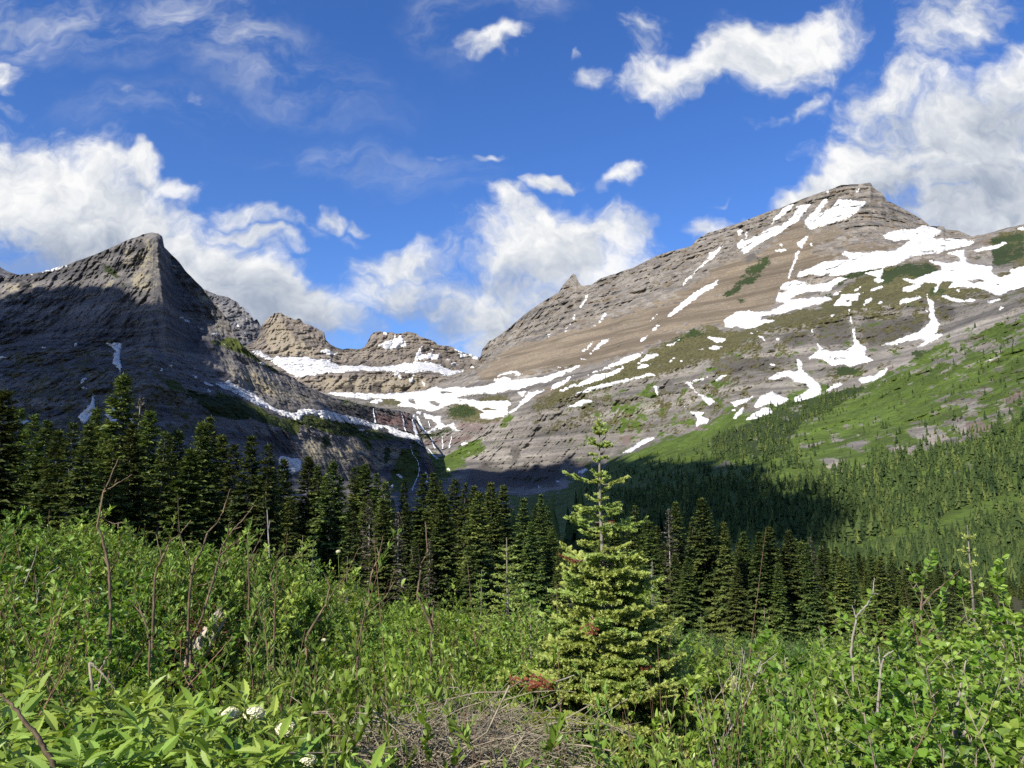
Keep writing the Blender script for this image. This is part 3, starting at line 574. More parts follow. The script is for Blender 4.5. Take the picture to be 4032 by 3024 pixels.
L4 = withd(np.array([[-400, 1900], [0, 1880], [600, 1880], [860, 1860], [1080, 1870], [1300, 1890], [1500, 1905], [1640, 1910], [1760, 1920]], float), [(-400, 1150), (300, 1150), (860, 1400), (1000, 1500), (1260, 1750), (1540, 2080), (1760, 2050)])
L5 = withd(np.array([[-400, 2075], [600, 2075], [1000, 2060], [1500, 2030], [1640, 2010], [1760, 2010]], float), [(-400, 700), (600, 750), (1300, 1000), (1700, 1300)])
def disp_left(P, x, y, d):
    k = d / 2000
    cliff = 1 - sstep(y, 1700, 1950) * .4
    r = fbm(P / np.array([300, 300, 420]), 6, .52, True) * 70
    fl = fbm(P / np.array([55, 55, 380]) + 9, 5, .55, True) * 26 + fbm(P / np.array([17, 17, 150]) + 2, 3, .6, True) * 9
    st = fbm(P / np.array([300, 300, 16]) + 3, 4, .6) * 8
    nose = -130 * np.exp(-((x - (612 + (y - 920) * .12)) / 26) ** 2) * (1 - sstep(y, 1150, 1500)) * sstep(y, 905, 960)
    strip = 60 * sstep(x, 628 + (y - 920) * .16, 655 + (y - 920) * .22) * (1 - sstep(x, 660 + (y - 920) * .45, 720 + (y - 920) * .62)) * sstep(y, 915, 985) * (1 - sstep(y, 1250, 1500))
    rough = fbm(P / np.array([16, 16, 30]), 4, .62) * 6
    edge = 1.0
    return (r * edge + fl + st + rough) * cliff * k + nose * .7 + strip * edge
def cover_left(x, y, P):
    w = fbm(np.stack([x / 40, y / 25, x * 0], -1), 4, .6) * 14
    X, Yv = x + w, y + w * .6
    z = np.zeros_like(x)
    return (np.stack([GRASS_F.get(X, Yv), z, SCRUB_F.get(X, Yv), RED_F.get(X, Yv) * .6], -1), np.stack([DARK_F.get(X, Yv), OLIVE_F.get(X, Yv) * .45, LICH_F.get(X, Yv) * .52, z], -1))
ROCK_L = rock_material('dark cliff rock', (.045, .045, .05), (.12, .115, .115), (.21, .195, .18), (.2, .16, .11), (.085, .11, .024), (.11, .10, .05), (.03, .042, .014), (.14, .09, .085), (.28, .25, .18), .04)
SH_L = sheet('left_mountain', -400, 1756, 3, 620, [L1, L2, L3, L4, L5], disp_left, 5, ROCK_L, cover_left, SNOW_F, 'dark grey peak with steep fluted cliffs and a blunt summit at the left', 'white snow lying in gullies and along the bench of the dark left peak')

# -- headwall at the end of the valley
Hr = zp('z2', "212,480 222,462 250,425 285,400 300,385 345,383 365,402 410,418 440,430 455,418 475,430 490,455 530,465 580,490 610,505 625,515 635,560 665,590 700,610 745,625 770,618 860,620 890,605 905,580 925,540 945,515 985,505 1040,515 1065,508 1090,520 1130,518 1170,508 1220,515 1250,540 1280,548 1340,570 1370,595 1420,598 1460,605 1490,625 1540,645 1590,660 1635,675 1700,690 1900,720".replace(',', ' ').split())
Hr = np.concatenate([zp('z2', [[100, 610], [190, 560]]), Hr])
H1 = withd(Hr, [(900, 5200), (1100, 5000), (1400, 5050), (1900, 4900)])
H2 = withd(zp('z2', "100,620 150,640 280,682 440,674 640,692 720,738 870,735 940,745 1150,716 1225,706 1390,732 1440,762 1550,762 1700,760 1900,760".replace(',', ' ').split()), [(900, 4800), (1100, 4750), (1400, 4750), (1900, 4700)])
H3 = withd(zp('z2', "100,790 430,805 600,786 720,776 850,766 990,764 1100,774 1250,770 1420,800 1550,778 1700,780 1900,790".replace(',', ' ').split()), [(900, 4150), (1400, 4150), (1900, 4200)])
H4 = withd(zp('z2', "100,900 600,905 760,908 1000,910 1200,900 1360,870 1560,860 1900,870".replace(',', ' ').split()), [(900, 4020), (1900, 4050)])
H5 = withd(zp('z2', "100,1000 1900,1000".replace(',', ' ').split()), [(900, 3900), (1900, 3900)])
def disp_head(P, x, y, d):
    r = fbm(P / np.array([420, 420, 700]), 6, .52, True) * 90
    fl = fbm(P / np.array([70, 70, 600]) + 4, 5, .55, True) * 50
    st = ledges(P[..., 2], fbm(P / 300 + 3, 3) * .4, 75) * 6 + fbm(P / np.array([500, 500, 24]) + 3, 4, .6) * 18
    return r + fl + st + fbm(P / 30, 3, .6) * 10
def cover_head(x, y, P):
    z = np.zeros_like(x)
    w = fbm(np.stack([x / 30, y / 20, x * 0], -1), 4, .6) * 8
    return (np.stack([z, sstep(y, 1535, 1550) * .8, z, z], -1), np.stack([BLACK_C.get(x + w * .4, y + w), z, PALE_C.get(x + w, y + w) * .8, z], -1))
ROCK_H = rock_material('headwall rock', (.10, .09, .08), (.21, .18, .15), (.30, .26, .21), (.27, .22, .15), (.1, .125, .02), (.11, .1, .045), (.03, .04, .015), (.17, .1, .085), (.29, .25, .185), .03, 1.5, 1.4)
SH_H = sheet('headwall_mountain', 930, 2000, 2.5, 300, [H1, H2, H3, H4, H5], disp_head, 4, ROCK_H, cover_head, SNOW_G, 'stepped brown headwall with two blocky summits closing the valley', 'broad white snowfield on the shelf of the distant headwall')

# -- jagged far ridge behind the left mountain
Jr = zp('z2', "-160,230 -60,270 0,285 30,305 60,318 75,345 95,340 110,372 135,388 155,412 165,440 185,430 200,455 212,475 260,560 330,620 420,700".replace(',', ' ').split())
J1 = withd(Jr, [(800, 6000), (1200, 5800)])
J2 = withd(zp('z2', "-160,640 150,700 420,760".replace(',', ' ').split()), [(800, 5500), (1200, 5300)])
def disp_jag(P, x, y, d):
    return fbm(P / np.array([300, 300, 800]), 6, .55, True) * 120 + fbm(P / np.array([80, 80, 500]), 4, .6, True) * 60
def cover_none(x, y, P):
    z = np.zeros(x.shape + (4,))
    return z, z.copy()
ROCK_J = rock_material('far ridge rock', (.09, .09, .10), (.15, .15, .16), (.24, .23, .22), (.2, .2, .2), (.1, .12, .02), (.1, .1, .05), (.03, .04, .015), (.1, .1, .1), (.2, .2, .2), .03, 1.5, 1.6)  # slightly bluish rock colour stands in for haze over the far ridge
SNOW_J = Cover(2, zs('z2', "45,380 62,388 50,392; 112,415 122,420 116,424; 60,455 66,480 58,470; 110,520 116,530 108,528; 195,600 215,605 205,612"), (), .8)
SH_J = sheet('jagged_mountain', 780, 1160, 2.5, 200, [J1, J2], disp_jag, 9, ROCK_J, cover_none, SNOW_J, 'blue grey jagged ridge far behind the dark left peak', 'small white snow specks on the far jagged ridge')
K1 = np.array([[-500, 1120, 7000], [-250, 960, 7000], [-120, 985, 7000], [0, 1050, 7000], [30, 1070, 7000], [75, 1085, 7000], [200, 1120, 7000]], float)
K2 = K1 + [0, 90, -800]
SH_K = sheet('distant_mountain', -500, 200, 6, 60, [K1, K2], disp_jag, 5, ROCK_J, cover_none, None, 'small pale slope far away above the ridge at the left edge')

# -- right mountain with the shelf, the cliffs and the near hillside
Gr = np.concatenate([zp('z2', "80,900 600,902 760,906 1000,908 1200,898 1300,880 1360,850 1430,815 1550,765 1610,730 1640,690 1655,640".replace(',', ' ').split()),
                     zp('z3', "150,720 190,670 240,640 310,590 400,510 500,440 600,380 640,320 670,290 690,268 705,280 720,315 740,340 800,330 850,295 930,270 1040,235 1170,170 1260,135 1390,105 1430,60 1490,25 1560,5".replace(',', ' ').split()),
                     zp('z4', "60,365 180,320 270,285 400,240 500,200 600,165 670,140 740,112 800,110 870,105 905,98 920,125 970,160 1000,205 1050,225 1130,270 1200,310 1240,345 1320,350 1330,365 1400,370 1480,405 1550,395 1640,365 1777,335".replace(',', ' ').split()), [[4200, 850], [4500, 780]]])
G1 = withd(Gr, [(900, 4020), (1680, 4000), (1890, 3950), (2250, 3750), (2800, 3350), (3420, 2950), (3660, 2900), (4032, 2500), (4500, 2250)])
G2 = withd(np.array([[900, 1560], [1262, 1575], [1503, 1590], [1684, 1570], [1800, 1540], [1930, 1500], [2065, 1460], [2264, 1400], [2460, 1335], [2660, 1290], [2834, 1290], [3010, 1250], [3240, 1190], [3430, 1120], [3560, 1085], [3770, 1060], [4032, 1030], [4500, 960]], float),
           [(900, 3950), (1700, 3650), (2065, 3150), (2460, 2700), (2834, 2400), (3430, 2150), (4032, 1900), (4500, 1750)])
G3 = withd(np.array([[900, 1640], [1262, 1640], [1500, 1640], [1623, 1650], [1720, 1690], [1880, 1680], [2000, 1650], [2065, 1620], [2264, 1545], [2460, 1490], [2600, 1470], [2834, 1400], [3010, 1290], [3240, 1250], [3430, 1200], [3700, 1170], [4032, 1120], [4500, 1040]], float),
           [(900, 3500), (1262, 3420), (1623, 3300), (1720, 3200), (2065, 2650), (2460, 2300), (2834, 2020), (3430, 1850), (4032, 1650), (4500, 1550)])
G4 = withd(np.array([[900, 1760], [1500, 1770], [1640, 1780], [1760, 1800], [1880, 1840], [2000, 1905], [2100, 1915], [2284, 1861], [2450, 1782], [2589, 1722], [2741, 1689], [2883, 1600], [3112, 1579], [3244, 1544], [3389, 1510], [3535, 1433], [3701, 1343], [3840, 1260], [4032, 1170], [4500, 1060]], float),
           [(900, 3100), (1500, 3000), (1720, 2900), (1900, 2500), (2065, 2250), (2460, 1950), (2834, 1700), (3112, 1600), (3430, 1520), (3840, 1420), (4032, 1350), (4500, 1300)])
G5 = withd(np.array([[900, 1960], [1700, 1960], [1900, 1950], [2100, 1960], [2450, 1960], [2900, 1880], [3400, 1800], [3700, 1740], [4032, 1650], [4500, 1560]], float),
           [(900, 2200), (1700, 2000), (2100, 1500), (2450, 1150), (2900, 950), (3400, 850), (4032, 780), (4500, 760)])
G6 = withd(np.array([[900, 2090], [1700, 2090], [2100, 2080], [2450, 2080], [2900, 2070], [3400, 2040], [3700, 2010], [4032, 1960], [4500, 1890]], float),
           [(900, 900), (2100, 800), (2450, 720), (2900, 640), (3400, 580), (4032, 520), (4500, 500)])
G7 = withd(np.array([[900, 2250], [3000, 2260], [4500, 2260]], float), [(900, 330), (4500, 330)])
def disp_right(P, x, y, d):
    y3 = np.interp(x, G3[:, 0], G3[:, 1]); y4 = np.interp(x, G4[:, 0], G4[:, 1]); y2 = np.interp(x, G2[:, 0], G2[:, 1]); y1 = np.interp(x, GXS, GYS)
    cliff = sstep(y, y3 - 30, y3 + 30) * (1 - sstep(y, y4 - 40, y4 + 20))
    upper = 1 - sstep(y, y2 - 90, y2)
    slope = sstep(y, y4 - 20, y4 + 60)
    edge = 1.0
    scrn = GR_TAL.get(x, y)
    k = d / 2500
    # ribs and gullies run down the slope
    r = fbm(P / np.array([260, 260, 420]), 6, .5, True) * (45 + 25 * upper) * (1 - .45 * scrn)
    fl = fbm(P / np.array([60, 60, 300]) + 9, 5, .55, True) * (8 + 26 * cliff + 14 * upper * (1 - scrn))
    n = fbm(P / 300 + 3, 3) * .5 + P[..., 0] / 2600
    tilt = P.copy(); tilt[..., 2] += P[..., 0] * .05
    st = (fbm(tilt / np.array([420, 420, 20]) + 3, 5, .62) * 22 + ledges(P[..., 2], n, 60) * 5) * (.25 + .75 * np.maximum(cliff, upper * (1 - scrn)))
    rough = fbm(P / 20, 4, .62) * 5 * (1 - .5 * scrn)
    near = fbm(P / np.array([130, 130, 90]), 5, .55, True) * 34 * slope
    return ((r * .8 + fl + st) * (1 - .85 * slope) * edge + rough * (1 - .5 * slope)) * k + near * np.clip(d / 1000, .2, 1.3)
GR_TAL = TALUS_G
GXS = np.arange(800, 4600, 4.0)
GYS = blur(np.repeat(np.interp(GXS, Gr[:, 0], Gr[:, 1])[None], 3, 0), 14)[1]
def cover_right(x, y, P):
    w = fbm(np.stack([x / 40, y / 22, x * 0], -1), 4, .6) * 15
    X, Yv = x + w, y + w * .5
    y4 = np.interp(x, G4[:, 0], G4[:, 1])
    tal = TALUS_G.get(X, Yv) * .80
    bench = np.clip(.30 * sstep(x, 1950, 2300) * sstep(y, np.interp(x, G3[:, 0], G3[:, 1]) - 20, np.interp(x, G3[:, 0], G3[:, 1]) + 30), 0, 1)
    up = (1 - sstep(y, np.interp(x, G2[:, 0], G2[:, 1]) - 60, np.interp(x, G2[:, 0], G2[:, 1]) + 60))
    tal = np.maximum(tal, .36 * up)
    gr = np.maximum(GRASS_G.get(X, Yv), bench) * (1 - .30 * sstep(x, 2600, 3200) * (1 - sstep(y, 1850, 2000)))
    bare = BARE_G.get(X, Yv)
    pale = .4 * up + .55 * bare
    oliv = np.maximum(OLIVE_G.get(X, Yv) * (1 - .55 * sstep(y, np.interp(x, G3[:, 0], G3[:, 1]) - 30, np.interp(x, G3[:, 0], G3[:, 1]) + 40)), .35 * sstep(y, y4 - 10, y4 + 80) * (1 - bare) * sstep(x, 2800, 3300))
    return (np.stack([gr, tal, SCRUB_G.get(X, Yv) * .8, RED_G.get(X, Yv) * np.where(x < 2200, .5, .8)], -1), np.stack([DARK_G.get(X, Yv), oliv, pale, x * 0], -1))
ROCK_R = rock_material('mountain rock', (.085, .08, .075), (.19, .175, .155), (.31, .285, .25), (.215, .175, .125), (.098, .152, .024), (.115, .108, .045), (.032, .048, .014), (.165, .125, .112), (.27, .24, .20), .035)
SH_G = sheet('right_mountain', 900, 4500, 3, 640, [G1, G2, G3, G4, G5, G6, G7], disp_right, 6, ROCK_R, cover_right, SNOW_G, 'tall tan peak with banded cliffs, scree and grassy flank at the right', 'white snow patches and gullies across the tall right peak')

# ------------------------------------------------------------------ valley floor and the shrubby slope in front
def ground_z(x, y):
    x, y = np.asarray(x, float), np.asarray(y, float)
    a = np.clip(x / np.maximum(np.abs(y), 3.0), -.75, .75) / .5
    s = .108 + .050 * np.clip(a, -1.5, .9)
    yn = np.clip(y, -60, 28)
    z = -s * yn - .25 * sstep(y, 1, 5)
    far = np.interp(y, [28, 45, 70, 100, 150, 250, 400, 700, 3000], [0, 3.0, 6.5, 9.6, 13.5, 18.5, 22.5, 27, 30])
    fade = np.interp(y, [28, 200], [1, .35])
    z = np.where(y > 28, -(s * 28 + .25) * 1.0 - far + (1 - fade) * (s - .11) * 28, z)
    n = fbm(np.stack([x / 9, y / 9, x * 0], -1), 3) * .28 + fbm(np.stack([x / 60, y / 60, x * 0 + 4], -1), 3) * 2.2 * sstep(y, 30, 120)
    return z + n
def make_ground():
    ys = np.concatenate([np.linspace(-60, -4, 20), np.arange(-3.5, 40, .3), np.linspace(40, 160, 100)[1:], np.linspace(160, 1700, 70)[1:]])
    a = np.linspace(-1, 1, 260)
    wid = np.maximum(30, np.abs(ys) * 1.6 + 20)
    xx = a[None] * wid[:, None]
    yy = np.broadcast_to(ys[:, None], xx.shape)
    z = ground_z(xx, yy) - sstep(yy, 300, 600) * 12
    me = mesh_from('ground', np.stack([xx, yy, z], -1), grid_quads(*xx.shape)[:, ::-1])
    m, nt, b = material('soil')
    pos = nt.new('ShaderNodeNewGeometry').outputs['Position']
    n1, n2 = nt.noise(pos, 1.2, 6, .65), nt.noise(pos, 14, 4, .6)
    c = nt.mix(nt.smooth(n1, .4, .6), (.045, .06, .018), (.07, .052, .03))
    c = nt.mix(nt.smooth(n2, .45, .7), c, (.025, .03, .012))
    nt.put(b.inputs['Base Color'], c)
    bp = nt.new('ShaderNodeBump'); bp.inputs['Distance'].default_value = .05
    nt.put(bp.inputs['Height'], n2); nt.put(b.inputs['Normal'], bp.outputs[0])
    link('ground', me, m, kind='structure', label='dark earth under the shrubs sloping down to the valley floor')
make_ground()

# ------------------------------------------------------------------ clouds over the valley, outside the picture: they throw the shade on its floor and on the lower cliffs
CLOUD_Z = 1500.0
def cloud(points, label, weight, cell=24.0, close=2.4, edge=.42, zc=CLOUD_Z):
    p = points + SUN * ((zc - points[:, 2]) / SUN[2])[:, None]
    lo = p[:, :2].min(0) - 10 * cell
    n = np.ceil((p[:, :2].max(0) + 10 * cell - lo) / cell).astype(int)
    a = np.zeros((n[1], n[0]))
    ij = ((p[:, :2] - lo) / cell).astype(int)
    np.maximum.at(a, (ij[:, 1], ij[:, 0]), weight)
    a = blur(a, close)
    gx, gy = np.meshgrid(lo[0] + (np.arange(n[0]) + .5) * cell, lo[1] + (np.arange(n[1]) + .5) * cell)
    q = np.stack([gx / 160, gy / 160, gx * 0], -1)
    m = np.clip((a + (fbm(q, 4, .6) * .25 + fbm(q * 3.1 + 7, 3, .7) * .42) * np.minimum(1, 4 * a * (1 - a) + .1) * (a > .02) - edge) * 3, 0, 1)
    k = m ** .5
    top = zc + k * (45 + 40 * fbm(q * 1.3 + 5, 4))
    bot = zc - k * (25 + 10 * fbm(q + 9, 3))
    cellm = (m[1:, :-1] > 0) | (m[1:, 1:] > 0) | (m[:-1, :-1] > 0) | (m[:-1, 1:] > 0)
    Q = grid_quads(n[1], n[0], cellm)
    V = np.concatenate([np.stack([gx, gy, top], -1).reshape(-1, 3), np.stack([gx, gy, bot], -1).reshape(-1, 3)])
    Q = np.concatenate([Q[:, ::-1], Q + n[0] * n[1]])
    used = np.unique(Q); rem = np.zeros(len(V), int); rem[used] = np.arange(len(used))
    me = mesh_from('cloud', V[used], rem[Q])
    link('cloud', me, CLOUD_MAT, kind='stuff', label=label)
CLOUD_MAT, _nt, _b = material('cloud'); _b.inputs['Base Color'].default_value = (.85, .86, .88, 1); _b.inputs['Roughness'].default_value = 1
def pick(S, text):
    c = Cover(6, [p for v, t in text for p in zs(v, t)], (), 0)
    xx = np.broadcast_to(S.xs[None], S.yy.shape)
    return S.P[c.get(xx, S.yy) > .5]
SHADE_L = [('z1', "-600,650 0,640 150,600 300,520 500,520 700,580 880,650 960,640 1080,740 1130,810 1150,880 1180,970 1260,1090 1330,1180 1390,1270 1420,1360 1430,1900 -600,1900"),
           ('z2', "-100,990 120,1050 180,1100 230,1210 260,1450 260,1700 -100,1700")]
SHADE_R = [('z8', "-1500,230 -1200,190 -900,210 -700,170 -564,153 -256,130 0,160 200,180 300,240 330,280 480,330 650,420 740,500 600,570 0,570 -1500,600")]
gx_, gy_ = np.meshgrid(np.arange(-170, 130, 12.0), np.arange(125, 520, 12.0))
sel = (gx_ > -40 - (gy_ - 125) * 1.1) & (gx_ < 12 + (gy_ - 125) * .42)
gpts = np.stack([gx_[sel], gy_[sel], ground_z(gx_[sel], gy_[sel]) + 9], -1)
pl_, pr_ = pick(SH_L, SHADE_L), pick(SH_G, SHADE_R)
cloud(np.concatenate([pl_, pr_, gpts]), 'white cloud drifting over the valley outside the view', np.concatenate([np.ones(len(pl_)), np.interp(pr_[:, 0], [-100, 60, 250, 450], [.95, .85, .62, .50]), np.ones(len(gpts)) * .85]))
# ------------------------------------------------------------------ points on the mountains
def sample(S, px, py):
    px, py = np.atleast_1d(px).astype(float), np.atleast_1d(py).astype(float)
    c = (px - S.xs[0]) / (S.xs[1] - S.xs[0])
    i = np.clip(np.round(c).astype(int), 0, S.nc - 1)
    ok = (c > 0) & (c < S.nc - 1)
    out = np.full((len(px), 3), np.nan)
    for k in range(len(px)):
        col = S.yy[:, i[k]]
        if not ok[k] or py[k] < col[0] or py[k] > col[-1]:
            continue
        r = np.searchsorted(col, py[k])
        r = min(max(r, 1), S.nr - 1)
        f = (py[k] - col[r - 1]) / max(col[r] - col[r - 1], 1e-6)
        out[k] = S.P[r - 1, i[k]] * (1 - f) + S.P[r, i[k]] * f
    return out
def on_terrain(px, py):
    best = np.full((len(np.atleast_1d(px)), 3), np.nan)
    for S in (SH_L, SH_G):
        p = sample(S, px, py)
        nearer = np.isnan(best[:, 1]) | (p[:, 1] < best[:, 1])
        best = np.where((nearer & ~np.isnan(p[:, 1]))[:, None], p, best)
    return best

# ------------------------------------------------------------------ waterfalls and the stream
FALL, _nt, _b = material('white water')
_p = _nt.new('ShaderNodeNewGeometry').outputs['Position']
_nt.put(_b.inputs['Base Color'], _nt.ramp(_nt.noise(_nt.mapping(_p, scale=(.25, .25, .05)), 1.0, 4, .6), [(.35, (.35, .38, .40)), (.6, (.85, .87, .88))]))
_b.inputs['Roughness'].default_value = .5
def waterfall(pts, width, label):
    p = zp('z2', pts)
    seg = np.linalg.norm(np.diff(p, axis=0), axis=1)
    t = np.concatenate([[0], np.cumsum(seg)])
    s = np.linspace(0, t[-1], max(6, int(t[-1] / 3)))
    q = np.stack([np.interp(s, t, p[:, 0]), np.interp(s, t, p[:, 1])], -1)
    q[:, 0] += fbm(np.stack([q[:, 1] / 14, q[:, 0] / 40, q[:, 0] * 0], -1), 3, .6) * 4
    w = width * (.7 + .6 * np.linspace(0, 1, len(s))) * (1 + .8 * fbm(np.stack([q[:, 1] / 6, q[:, 0] / 30, q[:, 0] * 0 + 9], -1), 3, .6))
    rows = []
    for o in (-1, 0, 1):
        P = on_terrain(q[:, 0] + o * w * .5, q[:, 1])
        P = P * np.array([1, 1, 1]) - (P - [0, 0, EYE]) * (.0035 if o == 0 else .0015)
        rows.append(P)
    V = np.stack(rows, 1)
    V = V[~np.isnan(V).any(axis=(1, 2))]
    if len(V) < 3:
        return
    me = mesh_from('waterfall', V, grid_quads(len(V), 3))
    link('waterfall', me, FALL, kind='structure', label=label)
waterfall([(1213, 1048), (1203, 1090), (1214, 1130), (1222, 1165), (1236, 1198)], 9, 'larger left strand of the twin white waterfall on the red step')
waterfall([(1232, 1060), (1246, 1095), (1262, 1130), (1288, 1172)], 8, 'right strand of the twin white waterfall on the red step')
waterfall([(946, 1010), (950, 1050), (960, 1102)], 4, 'thin waterfall on the dark cliff left of the twin falls')
waterfall([(1130, 1044), (1142, 1080), (1146, 1120), (1160, 1165)], 3.5, 'faint thread of water on the red cliff beside the twin falls')
waterfall([(1305, 1090), (1316, 1132)], 3, 'small thread of water right of the twin falls')
waterfall([(1322, 1195), (1334, 1235), (1350, 1270)], 4.5, 'slanting waterfall over the lower red step')
waterfall([(1400, 1190), (1398, 1230), (1400, 1272)], 3.5, 'straight thin waterfall in the middle of the lower red step')
waterfall([(1458, 1185), (1450, 1225), (1442, 1268)], 3.5, 'thin waterfall at the right end of the lower red step')
waterfall([(1236, 1205), (1246, 1238), (1290, 1262), (1318, 1290), (1340, 1318), (1365, 1338)], 6, 'white cascade tumbling down the green gorge below the falls')
waterfall([(1190, 1255), (1204, 1310), (1236, 1352), (1246, 1400), (1240, 1450), (1214, 1500), (1200, 1545)], 2.2, 'long thin stream winding down to the valley trees')
waterfall([(1288, 1425), (1300, 1460), (1292, 1500), (1296, 1530)], 6, 'short white cascade just above the valley trees')
waterfall([(3065 + 740 * 1.1503 - 900 / .6027 + 99, -580 + 1180 * 1.1503 + 1), (3065 + 725 * 1.1503 - 900 / .6027 + 99, -580 + 1222 * 1.1503)], 3, 'tiny waterfall among the shrubs under the right snowfields') if False else None

# ------------------------------------------------------------------ plant building blocks
def unit(v):
    return v / (np.linalg.norm(v, axis=-1, keepdims=True) + 1e-9)
def tubes(paths, radii, sides=5):
    """paths: list of (n,3); radii: list of (n,) -> verts, quads"""
    V, Q, o = [], [], 0
    ang = np.arange(sides) * 2 * np.pi / sides
    for p, r in zip(paths, radii):
        p = np.asarray(p, float); r = np.asarray(r, float)
        n = len(p)
        t = unit(np.gradient(p, axis=0))
        ref = np.where(np.abs(t[:, 2:3]) > .9, np.array([[1., 0, 0]]), np.array([[0, 0, 1.]]))
        a = unit(np.cross(t, ref)); b = np.cross(t, a)
        ring = p[:, None] + (a[:, None] * np.cos(ang)[None, :, None] + b[:, None] * np.sin(ang)[None, :, None]) * r[:, None, None]
        V.append(ring.reshape(-1, 3))
        i = np.arange(n * sides).reshape(n, sides)
        j = np.roll(i, -1, 1)
        Q.append(np.stack([i[:-1], j[:-1], j[1:], i[1:]], -1).reshape(-1, 4) + o)
        o += n * sides
    return np.concatenate(V), np.concatenate(Q)
TPL = {}
TPL['kite'] = (np.array([(0, 0, 0), (.45, .5, .10), (1, 0, -.04), (.45, -.5, .10)]), [(0, 3, 2), (0, 2, 1)])
TPL['needle'] = (np.array([(0, .5, 0), (0, -.5, 0), (1, 0, 0)]), [(0, 1, 2)])
def _ovate(n, peak, zig):
    u = np.linspace(0, 1, n)
    w = np.sin(np.pi * u ** peak) * .5
    z = np.where(np.arange(n) % 2 == 1, 1.0, 1 - zig); z[0] = z[-1] = 1
    w = w * z
    mid = np.stack([u, u * 0, -.16 * u ** 2], -1)
    l = np.stack([u, w, -.16 * u ** 2 + .35 * w * .5], -1); r = l * [1, -1, 1]
    V = np.concatenate([mid, l[1:-1], r[1:-1]])
    T = []
    L = [0] + [n + i for i in range(n - 2)] + [n - 1]
    Rr = [0] + [2 * n - 2 + i for i in range(n - 2)] + [n - 1]
    for i in range(n - 1):
        for a, s in ((L, 1), (Rr, -1)):
            q = [i, i + 1, a[i + 1], a[i]]
            for tr in ((q[0], q[1], q[2]), (q[0], q[2], q[3])):
                if len(set(tr)) == 3:
                    T.append(tr if s > 0 else tr[::-1])
    return V, T
TPL['ovate'] = _ovate(5, .8, .0)
TPL['serrate'] = _ovate(13, .85, .22)
def leaves(tpl, pos, dirv, nrm, length, width):
    V, T = TPL[tpl]
    T = np.array(T)
    d = unit(dirv); s = unit(np.cross(nrm, d)); n = np.cross(d, s)
    L, W = np.asarray(length)[:, None, None], np.asarray(width)[:, None, None]
    out = pos[:, None] + d[:, None] * V[None, :, 0:1] * L + s[:, None] * V[None, :, 1:2] * W + n[:, None] * V[None, :, 2:3] * L
    k = len(V)
    tri = (T[None] + (np.arange(len(pos)) * k)[:, None, None]).reshape(-1, 3)
    return out.reshape(-1, 3), tri, k
class Geo:
    """collects leaves and stems into one mesh with a tone per vertex"""
    def __init__(self):
        self.V, self.Q, self.T, self.tone, self.n = [], [], [], [], 0
    def add(self, V, tone, quads=None, tris=None):
        self.V.append(V); self.tone.append(np.broadcast_to(tone, (len(V),)).astype(np.float32))
        if quads is not None: self.Q.append(quads + self.n)
        if tris is not None: self.T.append(tris + self.n)
        self.n += len(V)
    def leaves(self, tpl, pos, d, nrm, l, w, tone):
        V, T, k = leaves(tpl, pos, d, nrm, l, w)
        self.add(V, np.repeat(tone, k), tris=T)
    def mesh(self, name, mat, smooth=False):
        me = mesh_from(name, np.concatenate(self.V), np.concatenate(self.Q) if self.Q else None, np.concatenate(self.T) if self.T else None, smooth)
        attr_float(me, 'tone', np.concatenate(self.tone))
        me.materials.append(mat)
        return me
def leaf_material(name, stops, trans=.3, vary=.25, rough=.55, spec=.3):
    m, nt, b = material(name)
    t = nt.new('ShaderNodeAttribute', attribute_name='tone').outputs['Fac']
    oi = nt.new('ShaderNodeObjectInfo').outputs['Random']
    c = nt.ramp(t, stops)
    hs = nt.new('ShaderNodeHueSaturation')
    nt.put(hs.inputs['Color'], c)
    nt.put(hs.inputs['Value'], nt.math('ADD', nt.math('MULTIPLY', oi, 2 * vary), 1 - vary))
    nt.put(hs.inputs['Hue'], nt.math('ADD', nt.math('MULTIPLY', nt.math('FRACT', nt.math('MULTIPLY', oi, 7.3)), .03), .485))
    b.inputs['Roughness'].default_value = rough
    b.inputs['Specular IOR Level'].default_value = spec
    nt.put(b.inputs['Base Color'], hs.outputs[0])
    if trans > 0:
        tr = nt.new('ShaderNodeBsdfTranslucent')
        nt.put(tr.inputs[0], nt.mix(1.0, hs.outputs[0], (1.25, 1.15, .55), 'MULTIPLY'))
        mx = nt.new('ShaderNodeMixShader')
        mx.inputs[0].default_value = trans
        nt.l.new(b.outputs[0], mx.inputs[1]); nt.l.new(tr.outputs[0], mx.inputs[2])
        nt.l.new(mx.outputs[0], nt.n['Material Output'].inputs[0])
    return m
def bark_material(name, a, b_, scale=30, band=0):
    m, nt, b = material(name)
    tc = nt.new('ShaderNodeTexCoord').outputs['Object']
    n = nt.noise(nt.mapping(tc, scale=(1, 1, .35)), scale, 5, .65)
    nt.put(b.inputs['Base Color'], nt.ramp(n, [(.35, a), (.65, b_)]))
    bp = nt.new('ShaderNodeBump'); bp.inputs['Distance'].default_value = .004
    nt.put(bp.inputs['Height'], n); nt.put(b.inputs['Normal'], bp.outputs[0])
    return m
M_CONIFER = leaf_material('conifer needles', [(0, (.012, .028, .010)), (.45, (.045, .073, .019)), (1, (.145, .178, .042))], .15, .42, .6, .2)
M_GREYTREE = leaf_material('thin grey crown', [(0, (.03, .035, .02)), (.5, (.07, .065, .045)), (1, (.12, .11, .08))], .05, .25)
M_BARK = bark_material('conifer bark', (.05, .042, .035), (.16, .14, .12), 6)
M_DEADBARK = bark_material('weathered bark', (.14, .125, .11), (.34, .31, .28), 8)

